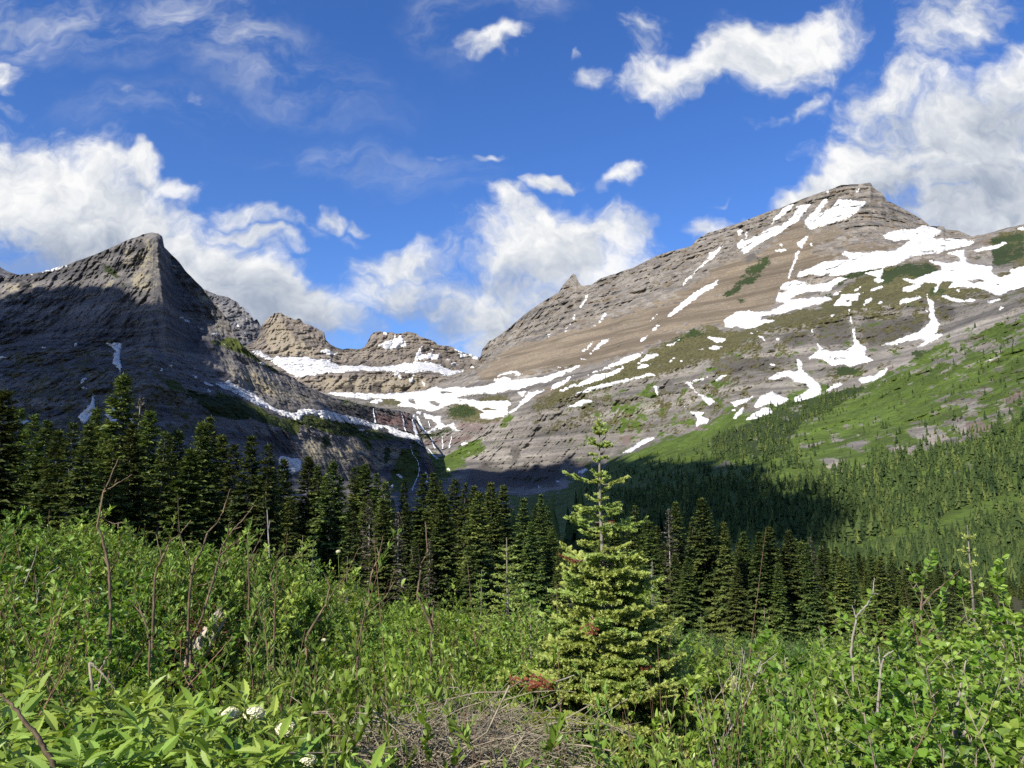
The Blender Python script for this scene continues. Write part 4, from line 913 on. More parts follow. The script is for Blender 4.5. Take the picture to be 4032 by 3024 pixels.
# ------------------------------------------------------------------ conifers of the valley forest
def conifer_meshes(seed, h=16.0, ratio=.14, whorl=.42, nb=6, fill=1.0, mat=None, low=.04, thin=0.0):
    r = np.random.default_rng(seed)
    g = Geo()
    z = low * h
    P, Dn, Nn, Ln, Wn, To = [], [], [], [], [], []
    while z < h * .985:
        t = z / h
        prof = (1 - t) ** .82 * (.55 + .45 * min(1, (t + .02) / .14))
        for k in range(nb + r.integers(-1, 2)):
            if r.random() < thin:
                continue
            az = r.random() * 2 * np.pi
            L = h * ratio * prof * r.uniform(.62, 1.22) + .12
            pitch = np.interp(t, [0, .5, .9, 1], [-.32, -.12, .25, .7]) + r.normal() * .10
            d = np.array([np.cos(az) * np.cos(pitch), np.sin(az) * np.cos(pitch), np.sin(pitch)])
            side = np.array([-np.sin(az), np.cos(az), 0])
            n = max(3, int(fill * (2.5 + L * 3.2)))
            s = np.linspace(.16, 1, n)
            base = np.array([0, 0, z + r.uniform(-.12, .12)])
            sag = -.10 * L * (s ** 2) + .13 * L * s ** 3
            pts = base + d * (s * L)[:, None] + np.array([0, 0, 1]) * sag[:, None]
            tone_b = r.uniform(.1, .55)
            for sg in (-1, 1):
                a = r.uniform(.55, 1.0, n)
                dv = d[None] * np.cos(a)[:, None] + side[None] * (sg * np.sin(a))[:, None] + r.normal(size=(n, 3)) * .13 - np.array([0, 0, .10])
                ll = (.26 + .36 * L * (1.05 - s * .75)) * r.uniform(.7, 1.25, n)
                P.append(pts); Dn.append(dv); Ln.append(ll); Wn.append(ll * r.uniform(.40, .6, n))
                Nn.append(np.array([0, 0, 1.]) + r.normal(size=(n, 3)) * .35 + d * .25)
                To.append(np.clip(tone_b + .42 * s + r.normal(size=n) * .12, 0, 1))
            P.append(pts[-1:]); Dn.append(d[None] + [[0, 0, .15]]); Ln.append(np.array([.3 + .12 * L])); Wn.append(np.array([.13 + .04 * L])); Nn.append(np.array([[0, 0, 1.]]) + d * .3); To.append(np.array([min(1, tone_b + .5)]))
        z += whorl * r.uniform(.6, 1.3) * (1.05 - .45 * t)
    # leader
    n = 8
    a = np.arange(n) * 2.4
    P.append(np.stack([a * 0, a * 0, np.linspace(h * .955, h * .99, n)], -1)); Dn.append(np.stack([np.cos(a) * .5, np.sin(a) * .5, a * 0 + 1], -1))
    Ln.append(np.full(n, .42)); Wn.append(np.full(n, .13)); Nn.append(np.stack([np.cos(a), np.sin(a), a * 0], -1)); To.append(np.full(n, .6))
    g.leaves('kite', np.concatenate(P), np.concatenate(Dn), np.concatenate(Nn), np.concatenate(Ln), np.concatenate(Wn), np.concatenate(To))
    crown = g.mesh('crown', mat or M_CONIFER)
    zz = np.linspace(0, h * .99, 9)
    tv, tq = tubes([np.stack([np.sin(zz * .3 + seed) * .05, np.cos(zz * .23) * .05, zz], -1)], [np.linspace(.013 * h, .02, 9)], 7)
    trunk = mesh_from('trunk', tv, tq); trunk.materials.append(M_BARK if mat is None else M_DEADBARK)
    return trunk, crown, h
def snag_meshes(seed, h=13.0):
    r = np.random.default_rng(seed)
    zz = np.linspace(0, h, 10)
    paths, rad = [np.stack([np.sin(zz * .25 + seed) * .1, np.cos(zz * .2) * .1, zz], -1)], [np.linspace(.011 * h, .025, 10)]
    for k in range(110):
        z = h * r.uniform(.12, .97); az = r.random() * 6.28
        L = (1 - z / h) ** .7 * h * .12 * r.uniform(.3, 1.2) + .15
        s = np.linspace(0, 1, 10)
        paths.append(np.stack([np.cos(az) * s * L, np.sin(az) * s * L, z - .25 * L * s + .2 * L * s ** 2], -1)); rad.append(np.linspace(.03, .010, 10))
    tv, tq = tubes(paths, rad, 5)
    trunk = mesh_from('trunk', tv, tq); trunk.materials.append(M_DEADBARK)
    return trunk, None, h
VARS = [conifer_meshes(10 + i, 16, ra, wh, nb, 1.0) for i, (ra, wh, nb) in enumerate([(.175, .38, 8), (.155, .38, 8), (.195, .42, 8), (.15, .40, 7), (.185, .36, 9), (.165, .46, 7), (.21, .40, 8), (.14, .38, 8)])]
GREY = [conifer_meshes(40 + i, 15, .12, .5, 6, .8, M_GREYTREE, .1, .35) for i in range(2)]
SNAG = [snag_meshes(60 + i) for i in range(2)]
def place_tree(kind, x, y, zb, h, label, group=None, name='conifer_tree', cat='tree', wide=1.0):
    tr, cr, h0 = kind
    e = bpy.data.objects.new(name, None); C.objects.link(e)
    e.location = (x, y, zb); s = h / h0
    e.scale = (s * wide, s * wide, s); e.rotation_euler = (random.gauss(0, .012), random.gauss(0, .012), random.random() * 6.28)
    e['label'] = label; e['category'] = cat
    if group: e['group'] = group
    link('trunk', tr, None, e)
    if cr: link('crown', cr, None, e)
    return e
# trees one can pick out: treetop in the photograph, distance, kind, label
PICK = [(490, 1471, 72, 2, 'tallest dark conifer rising above the others in front of the dark peak', 1.05), (10, 1526, 52, 4, 'dark conifer cut by the left edge of the photo', 1.1), (348, 1668, 50, 0, 'sunlit conifer with a bright tip left of the tallest one', 1.05),
        (288, 1662, 54, 5, 'broad sunlit conifer second to the left of the tallest one', 1.1), (378, 1602, 84, 1, 'slim dark treetop with broken tip beside the tallest conifer', .9), (563, 1562, 88, 'g', 'greyish thin treetop just right of the tallest conifer', .95),
        (593, 1615, 70, 6, 'full dark conifer right of the tallest one', 1.05), (802, 1655, 66, 4, 'twin tipped conifer, its left tip', .95), (825, 1638, 68, 7, 'conifer with pale dead twigs, the higher of two joined tips', 1.0),
        (988, 1711, 62, 0, 'conifer with drooping boughs left of the grey snow field at the cliff foot', 1.05), (1061, 1744, 60, 3, 'slender sunlit conifer beside the snow at the cliff foot', 1.0), (1310, 1811, 70, 2, 'big olive lit conifer standing before the darker middle forest', 1.05),
        (1462, 1966, 78, 'g', 'grey green conifer with thin crown in the middle forest', 1.2), (1572, 2014, 74, 'g', 'brownish grey conifer with thin crown in the middle forest', 1.1), (1749, 1940, 76, 4, 'tall full conifer in the middle of the forest front', 1.15),
        (1875, 1933, 84, 2, 'dense conifer right of the tall full one in the middle', 1.1), (2060, 1959, 82, 0, 'dark conifer directly left of the young fir in front', 1.0), (2127, 1943, 96, 7, 'narrow dark conifer behind the young fir', .9),
        (2771, 1959, 82, 6, 'tallest lit conifer right of the young fir', 1.1), (2664, 1973, 88, 1, 'pointed lit conifer left of the tallest one on the right', 1.0), (2629, 2003, 84, 'g', 'grey thin crowned conifer among the lit conifers on the right', 1), (2844, 2055, 74, 3, 'slender conifer with pale trunk showing on the right', 1.0),
        (3027, 2071, 76, 4, 'broad lit conifer pair, its taller right one', 1.15), (2991, 2091, 74, 0, 'broad lit conifer pair, its lower left one', 1.1), (3103, 2083, 78, 2, 'wide lit conifer at the right end of the tall group', 1.15), (3195, 2115, 82, 'g', 'thin grey brown conifer beyond the wide lit one', 1.1)]
SKY_X = [-500, 0, 490, 850, 1000, 1200, 1400, 1600, 1900, 2200, 2500, 2800, 3000, 3300, 3700, 4032, 4600]
SKY_Y = [1600, 1630, 1660, 1710, 1770, 1835, 1850, 1895, 1915, 1955, 2020, 2050, 2100, 2165, 2235, 2265, 2290]
def put_by_top(px, py, d, kind, label, wide=1.0, group=None, hmin=3.0):
    p = at(px, py, d)
    zb = float(ground_z(p[0], p[1]))
    h = p[2] - zb
    if h < hmin:
        return None
    v = random.choice(GREY) if kind == 'g' else random.choice(SNAG) if kind == 's' else VARS[kind]
    return place_tree(v, p[0], p[1], zb - .1, h, label, group, 'dead_tree' if kind == 's' else 'conifer_tree', 'tree', wide)
ntree = 0
for (px, py, d, k, lab, w) in PICK:
    ntree += put_by_top(px, py, d, k, lab, w) is not None
MORE = [(83, 1605, 80), (139, 1629, 76), (192, 1655, 74), (235, 1690, 66), (415, 1680, 62), (455, 1720, 58), (530, 1660, 66), (640, 1695, 60), (680, 1720, 64), (709, 1688, 76), (745, 1760, 60), (875, 1708, 80), (921, 1748, 74), (1126, 1801, 92), (1213, 1795, 96), (1252, 1829, 94),
        (1400, 1838, 120), (1418, 1832, 124), (1445, 1826, 120), (1480, 1862, 118), (1515, 1892, 112), (1596, 1883, 126), (1662, 1862, 122), (1711, 1859, 120), (1737, 1892, 128), (1783, 1883, 116), (1831, 1901, 110), (1876, 1910, 106), (1937, 1898, 104), (1979, 1907, 112), (1934, 1896, 90),
        (2160, 1990, 100), (2500, 1990, 100), (2560, 2050, 84), (2724, 2033, 92), (2930, 2090, 90), (2848, 2051, 84), (3150, 2130, 90), (3239, 2123, 92), (3279, 2171, 88), (3350, 2190, 90), (3438, 2187, 98), (3510, 2171, 100), (3614, 2211, 98), (3690, 2215, 104), (1853, 2117, 56), (2200, 2150, 62), (1150, 1950, 60), (1390, 2010, 60), (3300, 2250, 66), (2700, 2190, 60), (2900, 2230, 62), (1640, 2110, 58), (3560, 2290, 70)]
for (px, py, d) in MORE:
    k = int(rng.integers(0, 8))
    ntree += put_by_top(px, py, d, k, 'dark pointed conifer in the crowded edge of the valley forest', rng.uniform(.9, 1.2), 'conifers at the forest edge') is not None
for k_ in range(85):
    d = rng.uniform(60, 190); px = 3100 + 1200 * ((k_ * 7) % 85 + rng.random()) / 85
    p = at(px, np.interp(px, SKY_X, SKY_Y) + rng.uniform(-25, 55), d); zb = float(ground_z(p[0], p[1]))
    if p[2] - zb < 2.4: continue
    place_tree(VARS[int(rng.integers(0, 8))], p[0], p[1], zb - .2, p[2] - zb, 'short conifer in the low open woods behind the alder thicket', 'low conifers behind the alders', 'conifer_tree', 'tree', rng.uniform(.95, 1.25))
    ntree += 1
tries = 0
while ntree < 292 and tries < 3000:
    tries += 1
    d = rng.uniform(66, 210)
    px = rng.uniform(-150, 4150) if tries % 3 else rng.uniform(2500, 4200)
    top = np.interp(px, SKY_X, SKY_Y) + rng.exponential(70) + 15 + max(0, (95 - d)) * 2.2
    p = at(px, top, d); zb = float(ground_z(p[0], p[1])); h = p[2] - zb
    if h < (6 if px < 2900 else 3.6): continue
    u_ = rng.random()
    h = min(h, rng.uniform(15, 24)) if u_ >= .08 else min(h * .8, 11)
    u = u_
    v = GREY[int(rng.integers(0, 2))] if u < .07 else SNAG[int(rng.integers(0, 2))] if u < .08 else VARS[int(rng.integers(0, 8))]
    if u < .07: lab, gr = 'thin greyish conifer deep in the valley forest', 'greyish conifers in the forest'
    elif u < .08: lab, gr = 'bare grey dead tree deep in the valley forest', 'dead trees in the forest'
    else: lab, gr = 'dark green conifer deep in the crowded valley forest', 'conifers of the valley forest'
    place_tree(v, p[0], p[1], zb - .2, h, lab, gr, 'dead_tree' if   .07 <= u < .08 else 'conifer_tree', 'tree', rng.uniform(.95, 1.3))
    ntree += 1

# ------------------------------------------------------------------ far woods: too many and too small to tell apart
def far_forest(name, P, H, label, W=.23):
    n = len(P)
    tiers, sides = 9, 8
    r = np.random.default_rng(11)
    g = Geo()
    az = np.arange(sides) * 2 * np.pi / sides
    tone_t = np.clip(r.normal(.45, .24, n), 0, 1)
    H = H * np.clip(np.exp(r.normal(-.08, .28, n)), .45, 1.3)
    rad = H * W * r.uniform(.7, 1.15, n)
    for k in range(tiers):
        z0 = .04 + .105 * k; z1 = min(1.0, z0 + .24)
        rk = rad * (1 - z0) * 1.05
        a = az[None] + r.random((n, 1)) * 6.28 + r.normal(size=(n, sides)) * .2
        rr = rk[:, None] * np.where(r.random((n, sides)) < .5, r.uniform(.9, 1.4, (n, sides)), r.uniform(.25, .7, (n, sides)))
        low = np.stack([P[:, None, 0] + np.cos(a) * rr, P[:, None, 1] + np.sin(a) * rr, P[:, None, 2] + (H[:, None] * (z0 - .05 * r.random((n, sides))))], -1)
        top = np.stack([P[:, 0], P[:, 1], P[:, 2] + H * z1], -1)[:, None]
        V = np.concatenate([low, top], 1)
        i = np.arange(sides)
        T = np.stack([i, (i + 1) % sides, np.full(sides, sides)], -1)
        # every other spray is left out so that the outline stays open
        tri = (T[None] + (np.arange(n) * (sides + 1))[:, None, None]).reshape(-1, 3)
        tri = tri[r.random(len(tri)) > .26]
        g.add(V.reshape(-1, 3), np.repeat(np.clip(tone_t + r.normal(0, .06, n), 0, 1), sides + 1), tris=tri.reshape(-1, 3))
    me = g.mesh(name, M_FAR)
    return link(name, me, None, None, kind='stuff', label=label)
M_FAR = leaf_material('distant conifers', [(0, (.018, .036, .013)), (.5, (.042, .068, .020)), (1, (.095, .125, .034))], 0, .0, .8, .1)
MEADOW = Cover(4, zs('z8', '640,600 760,560 900,500 1050,465 1200,420 1240,385 1400,330 1560,290 1560,345 1420,380 1300,420 1220,470 1060,520 940,560 800,620 700,640'), (), 3)
def scatter(text_v, text, n, hlo, hhi, clump=.0, seed=1):
    ps = zs(text_v, text)
    r = np.random.default_rng(seed)
    c = Cover(4, ps, (), 3)
    x0, y0 = np.min([p.min(0) for p in ps], 0); x1, y1 = np.max([p.max(0) for p in ps], 0)
    out = []
    while len(out) < n:
        x, y = r.uniform(x0, x1, n), r.uniform(y0, y1, n)
        w = c.get(x, y) * np.clip(.5 + clump * fbm(np.stack([x / 70, y / 35, x * 0 + seed], -1), 3), 0, 1)
        w = w * (1 - .93 * MEADOW.get(x + 14 * fbm(np.stack([x / 40, y / 40, x * 0], -1), 2), y))
        k = r.random(n) < w
        out += list(zip(x[k], y[k]))
    out = np.array(out[:n])
    P = on_terrain(out[:, 0], out[:, 1])
    ok = ~np.isnan(P[:, 0])
    return P[ok] - [0, 0, .5], r.uniform(hlo, hhi, n)[ok] * (.55 + .45 * r.random(ok.sum()))
jobs = [scatter('z8', "-500,330 -200,260 0,250 300,260 700,210 1000,140 1200,80 1544,-60 1900,-150 1900,260 1544,300 1240,380 1000,470 700,560 400,560 0,560 -500,560", 2600, 11, 19, 1.0, 1),
        scatter('z8', "-700,250 0,60 280,10 540,60 500,250 200,300 0,330 -500,400", 900, 9, 15, 2.2, 2),
        scatter('z4', "0,1640 0,1560 200,1470 450,1345 700,1300 870,1255 870,1290 700,1400 500,1500 400,1659 0,1700", 1000, 9, 15, 1.8, 3),
        scatter('z4', "500,1500 870,1250 1100,1120 1300,1020 1777,860 1777,1500 1400,1600 900,1659 400,1659", 420, 6, 12, 3.5, 4),
        scatter('z8', "700,600 850,520 1240,400 1544,320 2000,200 2000,800 1544,800 1100,720 700,700", 1500, 6, 12, 1.6, 5),
        scatter('z8', "300,280 700,150 1000,80 1200,20 1200,100 900,220 500,330", 250, 8, 14, 2.5, 6)]
far_forest('forest', np.concatenate([j[0] for j in jobs]), np.concatenate([j[1] for j in jobs]), 'far conifer forest climbing the grassy flank of the right mountain')
jobs = [scatter('z2', "1430,1000 1560,985 1610,1025 1560,1065 1430,1075", 130, 9, 16, .5, 7), scatter('z2', "640,925 760,955 960,1000 950,1010 760,970", 90, 7, 12, .5, 8), scatter('z3', "0,990 200,980 250,950 190,975 0,1000", 60, 9, 14, .5, 9),
        scatter('z2', "1190,1210 1240,1180 1440,1140 1470,1160 1280,1215", 90, 8, 13, .8, 10), scatter('z2', "1430,940 1720,905 1720,925 1440,955", 70, 9, 15, .5, 11), scatter('z3', "700,985 960,870 1010,850 1000,870 760,990 1100,890 900,950", 110, 7, 12, .8, 12),
        scatter('z3', "1230,690 1400,600 1560,600 1580,630 1300,690", 110, 5, 9, 1.5, 13), scatter('z2', "420,1080 470,1080 560,1130 480,1110 640,1150 900,1190 660,1165", 110, 6, 11, 1.0, 14)]
far_forest('forest', np.concatenate([j[0] for j in jobs]), np.concatenate([j[1] for j in jobs]), 'small dark conifers dotted over the snowy shelf and ledges of the valley head', .17)
# floor of the valley behind the trees one can tell apart
r_ = np.random.default_rng(21)
N = 2900
yy_ = r_.uniform(190, 640, N); xx_ = r_.uniform(-.62, .75, N) * yy_
yy_[1900:] = np.concatenate([r_.uniform(240, 420, 700), r_.uniform(190, 260, 300)]); xx_[1900:] = np.concatenate([r_.uniform(.30, .85, 700), r_.uniform(.50, .80, 300)]) * yy_[1900:]; 
P_ = np.stack([xx_, yy_, ground_z(xx_, yy_) - 12 * sstep(yy_, 300, 600)], -1)
px_ = 2016 + FPX * xx_ / yy_
H_ = r_.uniform(10, 20, N); H_[1900:] = r_.uniform(6, 10, 1000)
lim = at(px_, np.interp(px_, SKY_X, SKY_Y) + 20 + r_.exponential(30, N), yy_)[:, 2]
H_ = np.minimum(H_, np.where(np.arange(N) >= 1900, 99, lim - P_[:, 2]))
k_ = (H_ > 4) & ((px_ < 2450) | (yy_ < 335) | (np.arange(N) >= 1900))
far_forest('forest', P_[k_], np.where((P_[k_][:, 1] < 260) & (px_[k_] > 3000), H_[k_] * .6, H_[k_]), 'dark conifer forest filling the valley floor behind the front trees', .17)
# ------------------------------------------------------------------ shrubs of the slope in front
M_WILLOW = leaf_material('narrow shrub leaves', [(0, (0.075, 0.139, 0.019)), (.5, (0.175, 0.272, 0.047)), (1, (0.291, 0.401, 0.102))], .36, .30)
M_BRUSH = leaf_material('thicket leaves', [(0, (0.064, 0.122, 0.014)), (.5, (0.154, 0.251, 0.034)), (1, (0.264, 0.368, 0.077))], .36, .34)
M_UNDER = leaf_material('undergrowth', [(0, (0.032, 0.061, 0.011)), (.5, (0.077, 0.138, 0.025)), (1, (0.153, 0.209, 0.063))], .25, .0)
M_ALDER = leaf_material('broad shrub leaves', [(0, (0.078, 0.149, 0.016)), (.5, (0.162, 0.275, 0.032)), (1, (0.267, 0.385, 0.070))], .38, .15, .42, .4)
M_ELDER = leaf_material('long toothed leaves', [(0, (0.086, 0.162, 0.021)), (.5, (0.172, 0.281, 0.039)), (1, (0.286, 0.400, 0.077))], .36, .12, .45, .35)
M_STEM = bark_material('red brown stems', (.10, .055, .035), (.24, .15, .10), 40)
M_PALESTEM = bark_material('grey stems', (.16, .145, .12), (.34, .31, .26), 40)
M_GREENSTEM = bark_material('green stems', (.10, .15, .03), (.17, .24, .06), 30)
M_TWIG = bark_material('dry twigs', (.12, .10, .07), (.32, .28, .20), 25)
M_DARKSTEM = bark_material('dead brown stems', (.05, .038, .026), (.20, .145, .092), 18)
M_FLOWER, _nt, _b = material('cream flowers'); _b.inputs['Base Color'].default_value = (.72, .70, .46, 1)

def shrub(seed, h, spread, nst, sub, leaf, mat, smat, tpl='kite', per=16, stem_r=.008, up=.55, low=.25, tone=(.5, .22), sides=4, droop=0.0, bare=.0):
    r = np.random.default_rng(seed)
    paths, rad = [], []
    P, D, N, L, W, T = [], [], [], [], [], []
    def twig(p0, d, length, r0, n=6):
        s = np.linspace(0, 1, n)
        bend = r.normal(size=3) * .18; bend[2] += .22 - droop
        p = p0 + (d[None] * s[:, None] + bend[None] * (s ** 2)[:, None]) * length
        paths.append(p); rad.append(r0 * (1 - .7 * s))
        return p
    for k in range(nst):
        az = r.random() * 6.28; q = r.random() ** .6
        base = np.array([np.cos(az), np.sin(az), 0]) * q * spread * .38
        lean = q * r.uniform(.5, 1.1) * spread / h * .75
        d = unit(np.array([np.cos(az + r.normal() * .5) * lean, np.sin(az + r.normal() * .5) * lean, 1.0]))
        hh = h * r.uniform(.72, 1.08) * (1 - .22 * q)
        st = twig(base, d, hh, stem_r * r.uniform(.7, 1.3), 8)
        tb = np.clip(r.normal(*tone), 0, 1)
        if r.random() < bare:
            twig(base * 1.2, d, h * r.uniform(.9, 1.25), stem_r * 1.1, 7); p0 = paths[-1][4]
            for _ in range(2): twig(p0, unit(d + r.normal(size=3) * .5), h * .3, stem_r * .6, 4)
            continue
        tw = []
        for j in range(sub):
            f = low + (1 - low) * (j + r.random()) / sub
            i = f * 7; i0 = min(int(i), 6)
            p0 = st[i0] + (st[i0 + 1] - st[i0]) * (i - i0)
            a2 = r.random() * 6.28
            dd = unit(np.array([np.cos(a2), np.sin(a2), r.uniform(.2, 1.1)]) + d * up)
            tw.append(twig(p0, dd, hh * r.uniform(.16, .36) * (1.15 - .55 * f), stem_r * .45, 5))
        tw.append(st[4:])
        for t in tw:
            n = max(3, int(per * r.uniform(.7, 1.3)))
            s = r.uniform(.12, 1, n) * (len(t) - 1.001)
            i0 = s.astype(int)
            pp = t[i0] + (t[i0 + 1] - t[i0]) * (s - i0)[:, None]
            td = unit(t[-1] - t[0])
            out = r.normal(size=(n, 3)); out[:, 2] = np.abs(out[:, 2]) * .5
            dv = unit(out) * .9 + td * up + np.array([0, 0, .1 - droop])
            ll = leaf[0] * r.uniform(.6, 1.25, n)
            P.append(pp); D.append(dv); L.append(ll); W.append(ll * leaf[1] * r.uniform(.8, 1.2, n))
            N.append(np.array([0, 0, 1.]) + r.normal(size=(n, 3)) * .55)
            T.append(np.clip(tb + r.normal(size=n) * .17 + .15 * (s / len(t) - .5), 0, 1))
    g = Geo()
    g.leaves(tpl, np.concatenate(P), np.concatenate(D), np.concatenate(N), np.concatenate(L), np.concatenate(W), np.concatenate(T))
    fol = g.mesh('foliage', mat)
    sv, sq = tubes(paths, rad, sides)
    stm = mesh_from('stems', sv, sq); stm.materials.append(smat)
    return stm, fol, h
def put_shrub(proto, x, y, s, label, group=None, name='leafy_shrub', sz=None, lower=.05):
    stm, fol, h = proto
    e = bpy.data.objects.new(name, None); C.objects.link(e)
    e.location = (x, y, float(ground_z(x, y)) - lower)
    e.scale = (s, s, sz or s)
    e.rotation_euler = (random.gauss(0, .06), random.gauss(0, .06), random.random() * 6.28)
    e['label'] = label; e['category'] = 'shrub'
    if group: e['group'] = group
    link('stems', stm, None, e); link('foliage', fol, None, e)
    return e
WIL = [shrub(100 + i, 1.15, 1.0, 26, 7, (.048, .36), M_WILLOW, M_STEM, per=19, stem_r=.004, up=1.0, low=.35, tone=(.55, .22), bare=.10) for i in range(4)]
BRU = [shrub(120 + i, 1.5, 1.7, 28, 8, (.068, .52), M_BRUSH, M_STEM, per=20, stem_r=.005, up=.6, low=.35, tone=(.45, .25), bare=.03) for i in range(5)]
GRN = [shrub(140 + i, 1.2, 1.1, 18, 8, (.052, .56), M_ALDER, M_STEM, 'ovate', per=18, stem_r=.004, up=.4, low=.25, tone=(.45, .2)) for i in range(3)]
ALD = [shrub(150 + i, 2.0, 1.5, 10, 11, (.058, .68), M_ALDER, M_TWIG, 'ovate', per=25, stem_r=.008, up=.45, low=.22, tone=(.55, .2), droop=.12) for i in range(4)]

# elderberry: green stems with pairs of long toothed leaflets
def elder(seed, h=1.35, nst=7, flower=False):
    r = np.random.default_rng(seed)
    paths, rad, fpos = [], [], []
    P, D, N, L, W, T = [], [], [], [], [], []
    for k in range(nst):
        az = r.random() * 6.28; q = r.random() ** .5
        b = np.array([np.cos(az), np.sin(az), 0]) * q * .22
        top = b * 1.9 + np.array([r.normal() * .05, r.normal() * .05, h * r.uniform(.72, 1.0) * (1 - .12 * q)])
        s = np.linspace(0, 1, 7)[:, None]
        st = b * (1 - s) + top * s + np.array([[0, 0, .0]])
        st[:, :2] += np.sin(s * 3.1) * r.normal(size=2) * .03
        paths.append(st); rad.append(np.linspace(.010, .004, 7))
        nodes = np.concatenate([np.linspace(.38, .97, 6), [1.0]])
        for ni, f in enumerate(nodes):
            i = min(f * 6, 5.999); i0 = int(i)
            p0 = st[i0] + (st[i0 + 1] - st[i0]) * (i - i0)
            a0 = ni * 1.57 + r.random()
            young = f > .95
            for side in (0, math.pi):
                a = a0 + side + r.normal() * .2
                el = r.uniform(.15, .5) if not young else r.uniform(.6, 1.2)
                d = np.array([np.cos(a) * np.cos(el), np.sin(a) * np.cos(el), np.sin(el)])
                LL = (.20 if not young else .12) * r.uniform(.8, 1.2)
                ss = np.linspace(0, 1, 5)[:, None]
                pet = p0 + d * ss * LL + np.array([0, 0, -1]) * ss ** 2 * LL * .35
                paths.append(pet); rad.append(np.linspace(.0035, .0015, 5))
                sd = unit(np.cross([0, 0, 1.], d))
                tb = np.clip(r.normal(.5, .18) + (.3 if young else 0), 0, 1)
                for u, sg in ((.42, -1), (.42, 1), (.72, -1), (.72, 1), (1.0, 0)):
                    pp = p0 + d * u * LL - np.array([0, 0, 1]) * u ** 2 * LL * .35
                    dv = (d * .75 + sd * sg * .85 if sg else d) + np.array([0, 0, -.22]) + r.normal(size=3) * .12
                    ll = (.145 if not young else .085) * r.uniform(.8, 1.15) * (1 if sg else 1.15)
                    P.append(pp); D.append(dv); L.append(ll); W.append(ll * r.uniform(.30, .38)); N.append(np.array([0, 0, 1.]) + r.normal(size=3) * .3 + d * .2); T.append(np.clip(tb + r.normal() * .1, 0, 1))
        fpos.append(st[-1])
    g = Geo()
    g.leaves('serrate', np.array(P), np.array(D), np.array(N), np.array(L), np.array(W), np.array(T))
    fol = g.mesh('foliage', M_ELDER)
    sv, sq = tubes(paths, rad, 5)
    stm = mesh_from('stems', sv, sq); stm.materials.append(M_GREENSTEM)
    return stm, fol, h
ELD = [elder(200 + i) for i in range(4)]
def flower_mesh(seed):
    r = np.random.default_rng(seed)
    n = 300
    d = unit(r.normal(size=(n, 3)) + [0, 0, .5])
    p = d * np.array([.036, .036, .028]) * r.uniform(.75, 1.08, (n, 1))
    g = Geo()
    for k in range(5):
        a = k * 1.2566
        ref = unit(np.cross(d, [0.3, .2, 1.]))
        dv = ref * np.cos(a) + np.cross(d, ref) * np.sin(a) + d * .35
        g.leaves('kite', p, dv, d, np.full(n, .0062), np.full(n, .005), np.full(n, .5))
    me = g.mesh('flower_head', M_FLOWER)
    return me
FLW = [flower_mesh(i) for i in range(2)]
def put_flower(px, py, d, label, s=1.0):
    p = at(px, py, d)
    root = bpy.data.objects.new('flower_cluster', None); C.objects.link(root)
    root.location = p; root['label'] = label; root['category'] = 'flower'
    link('flower_head', random.choice(FLW), None, root).scale = (s, s, s * .8)
    L = 1.0
    s_ = np.linspace(0, 1, 6)[:, None]
    st = np.array([[0, 0, -.02]]) * (1 - s_) + np.array([[random.uniform(-.1, .1), random.uniform(.02, .15), -.85]]) * s_
    v, q = tubes([st], [np.linspace(.003, .006, 6)], 5)
    me = mesh_from('stalk', v, q); me.materials.append(M_GREENSTEM)
    link('stalk', me, None, root)

# ---- where the shrubs stand
FIR = (0.79, 6.8)
def clear(x, y, rad):
    """keeps the view of the young fir, the stump and the brush pile open"""
    if math.hypot(x - FIR[0], y - FIR[1]) < 1.0: return False
    return True
pts = []
def spaced(n, gen, dist, tries=40000):
    out = []
    t = 0
    while len(out) < n and t < tries:
        t += 1
        c = gen()
        if c is None: continue
        rr = dist * (1 + c[1] / 40)
        if all((c[0] - o[0]) ** 2 + (c[1] - o[1]) ** 2 > rr * rr for o in pts[-900:]):
            out.append(c); pts.append(c)
    return out
def wedge(d0, d1, margin=.06):
    def gen():
        y = math.sqrt(random.uniform(d0 * d0, d1 * d1))
        x = random.uniform(-.72 - margin, .72 + margin) * y
        return (x, y)
    return gen
def zone(x, y):
    """which shrub grows where, from the photograph: u is the sideways slope of sight"""
    u = x / y
    if u > .30 and y < 7.5: return 'alder'
    if u > .16 and y < 9: return 'mixed'
    if -.22 < u < .02 and 7.5 < y < 13: return 'green'
    if y < 9.5: return 'willow'
    return 'brush'
TOPX = [-400, 0, 500, 800, 1100, 1500, 1800, 2200, 2600, 2900, 3300, 4032, 4400]
TOPY = [2070, 2080, 2110, 2175, 2245, 2345, 2400, 2480, 2560, 2590, 2600, 2560, 2540]
near = spaced(260, wedge(2.6, 12), .50)
far = spaced(300, wedge(12, 34), .95)
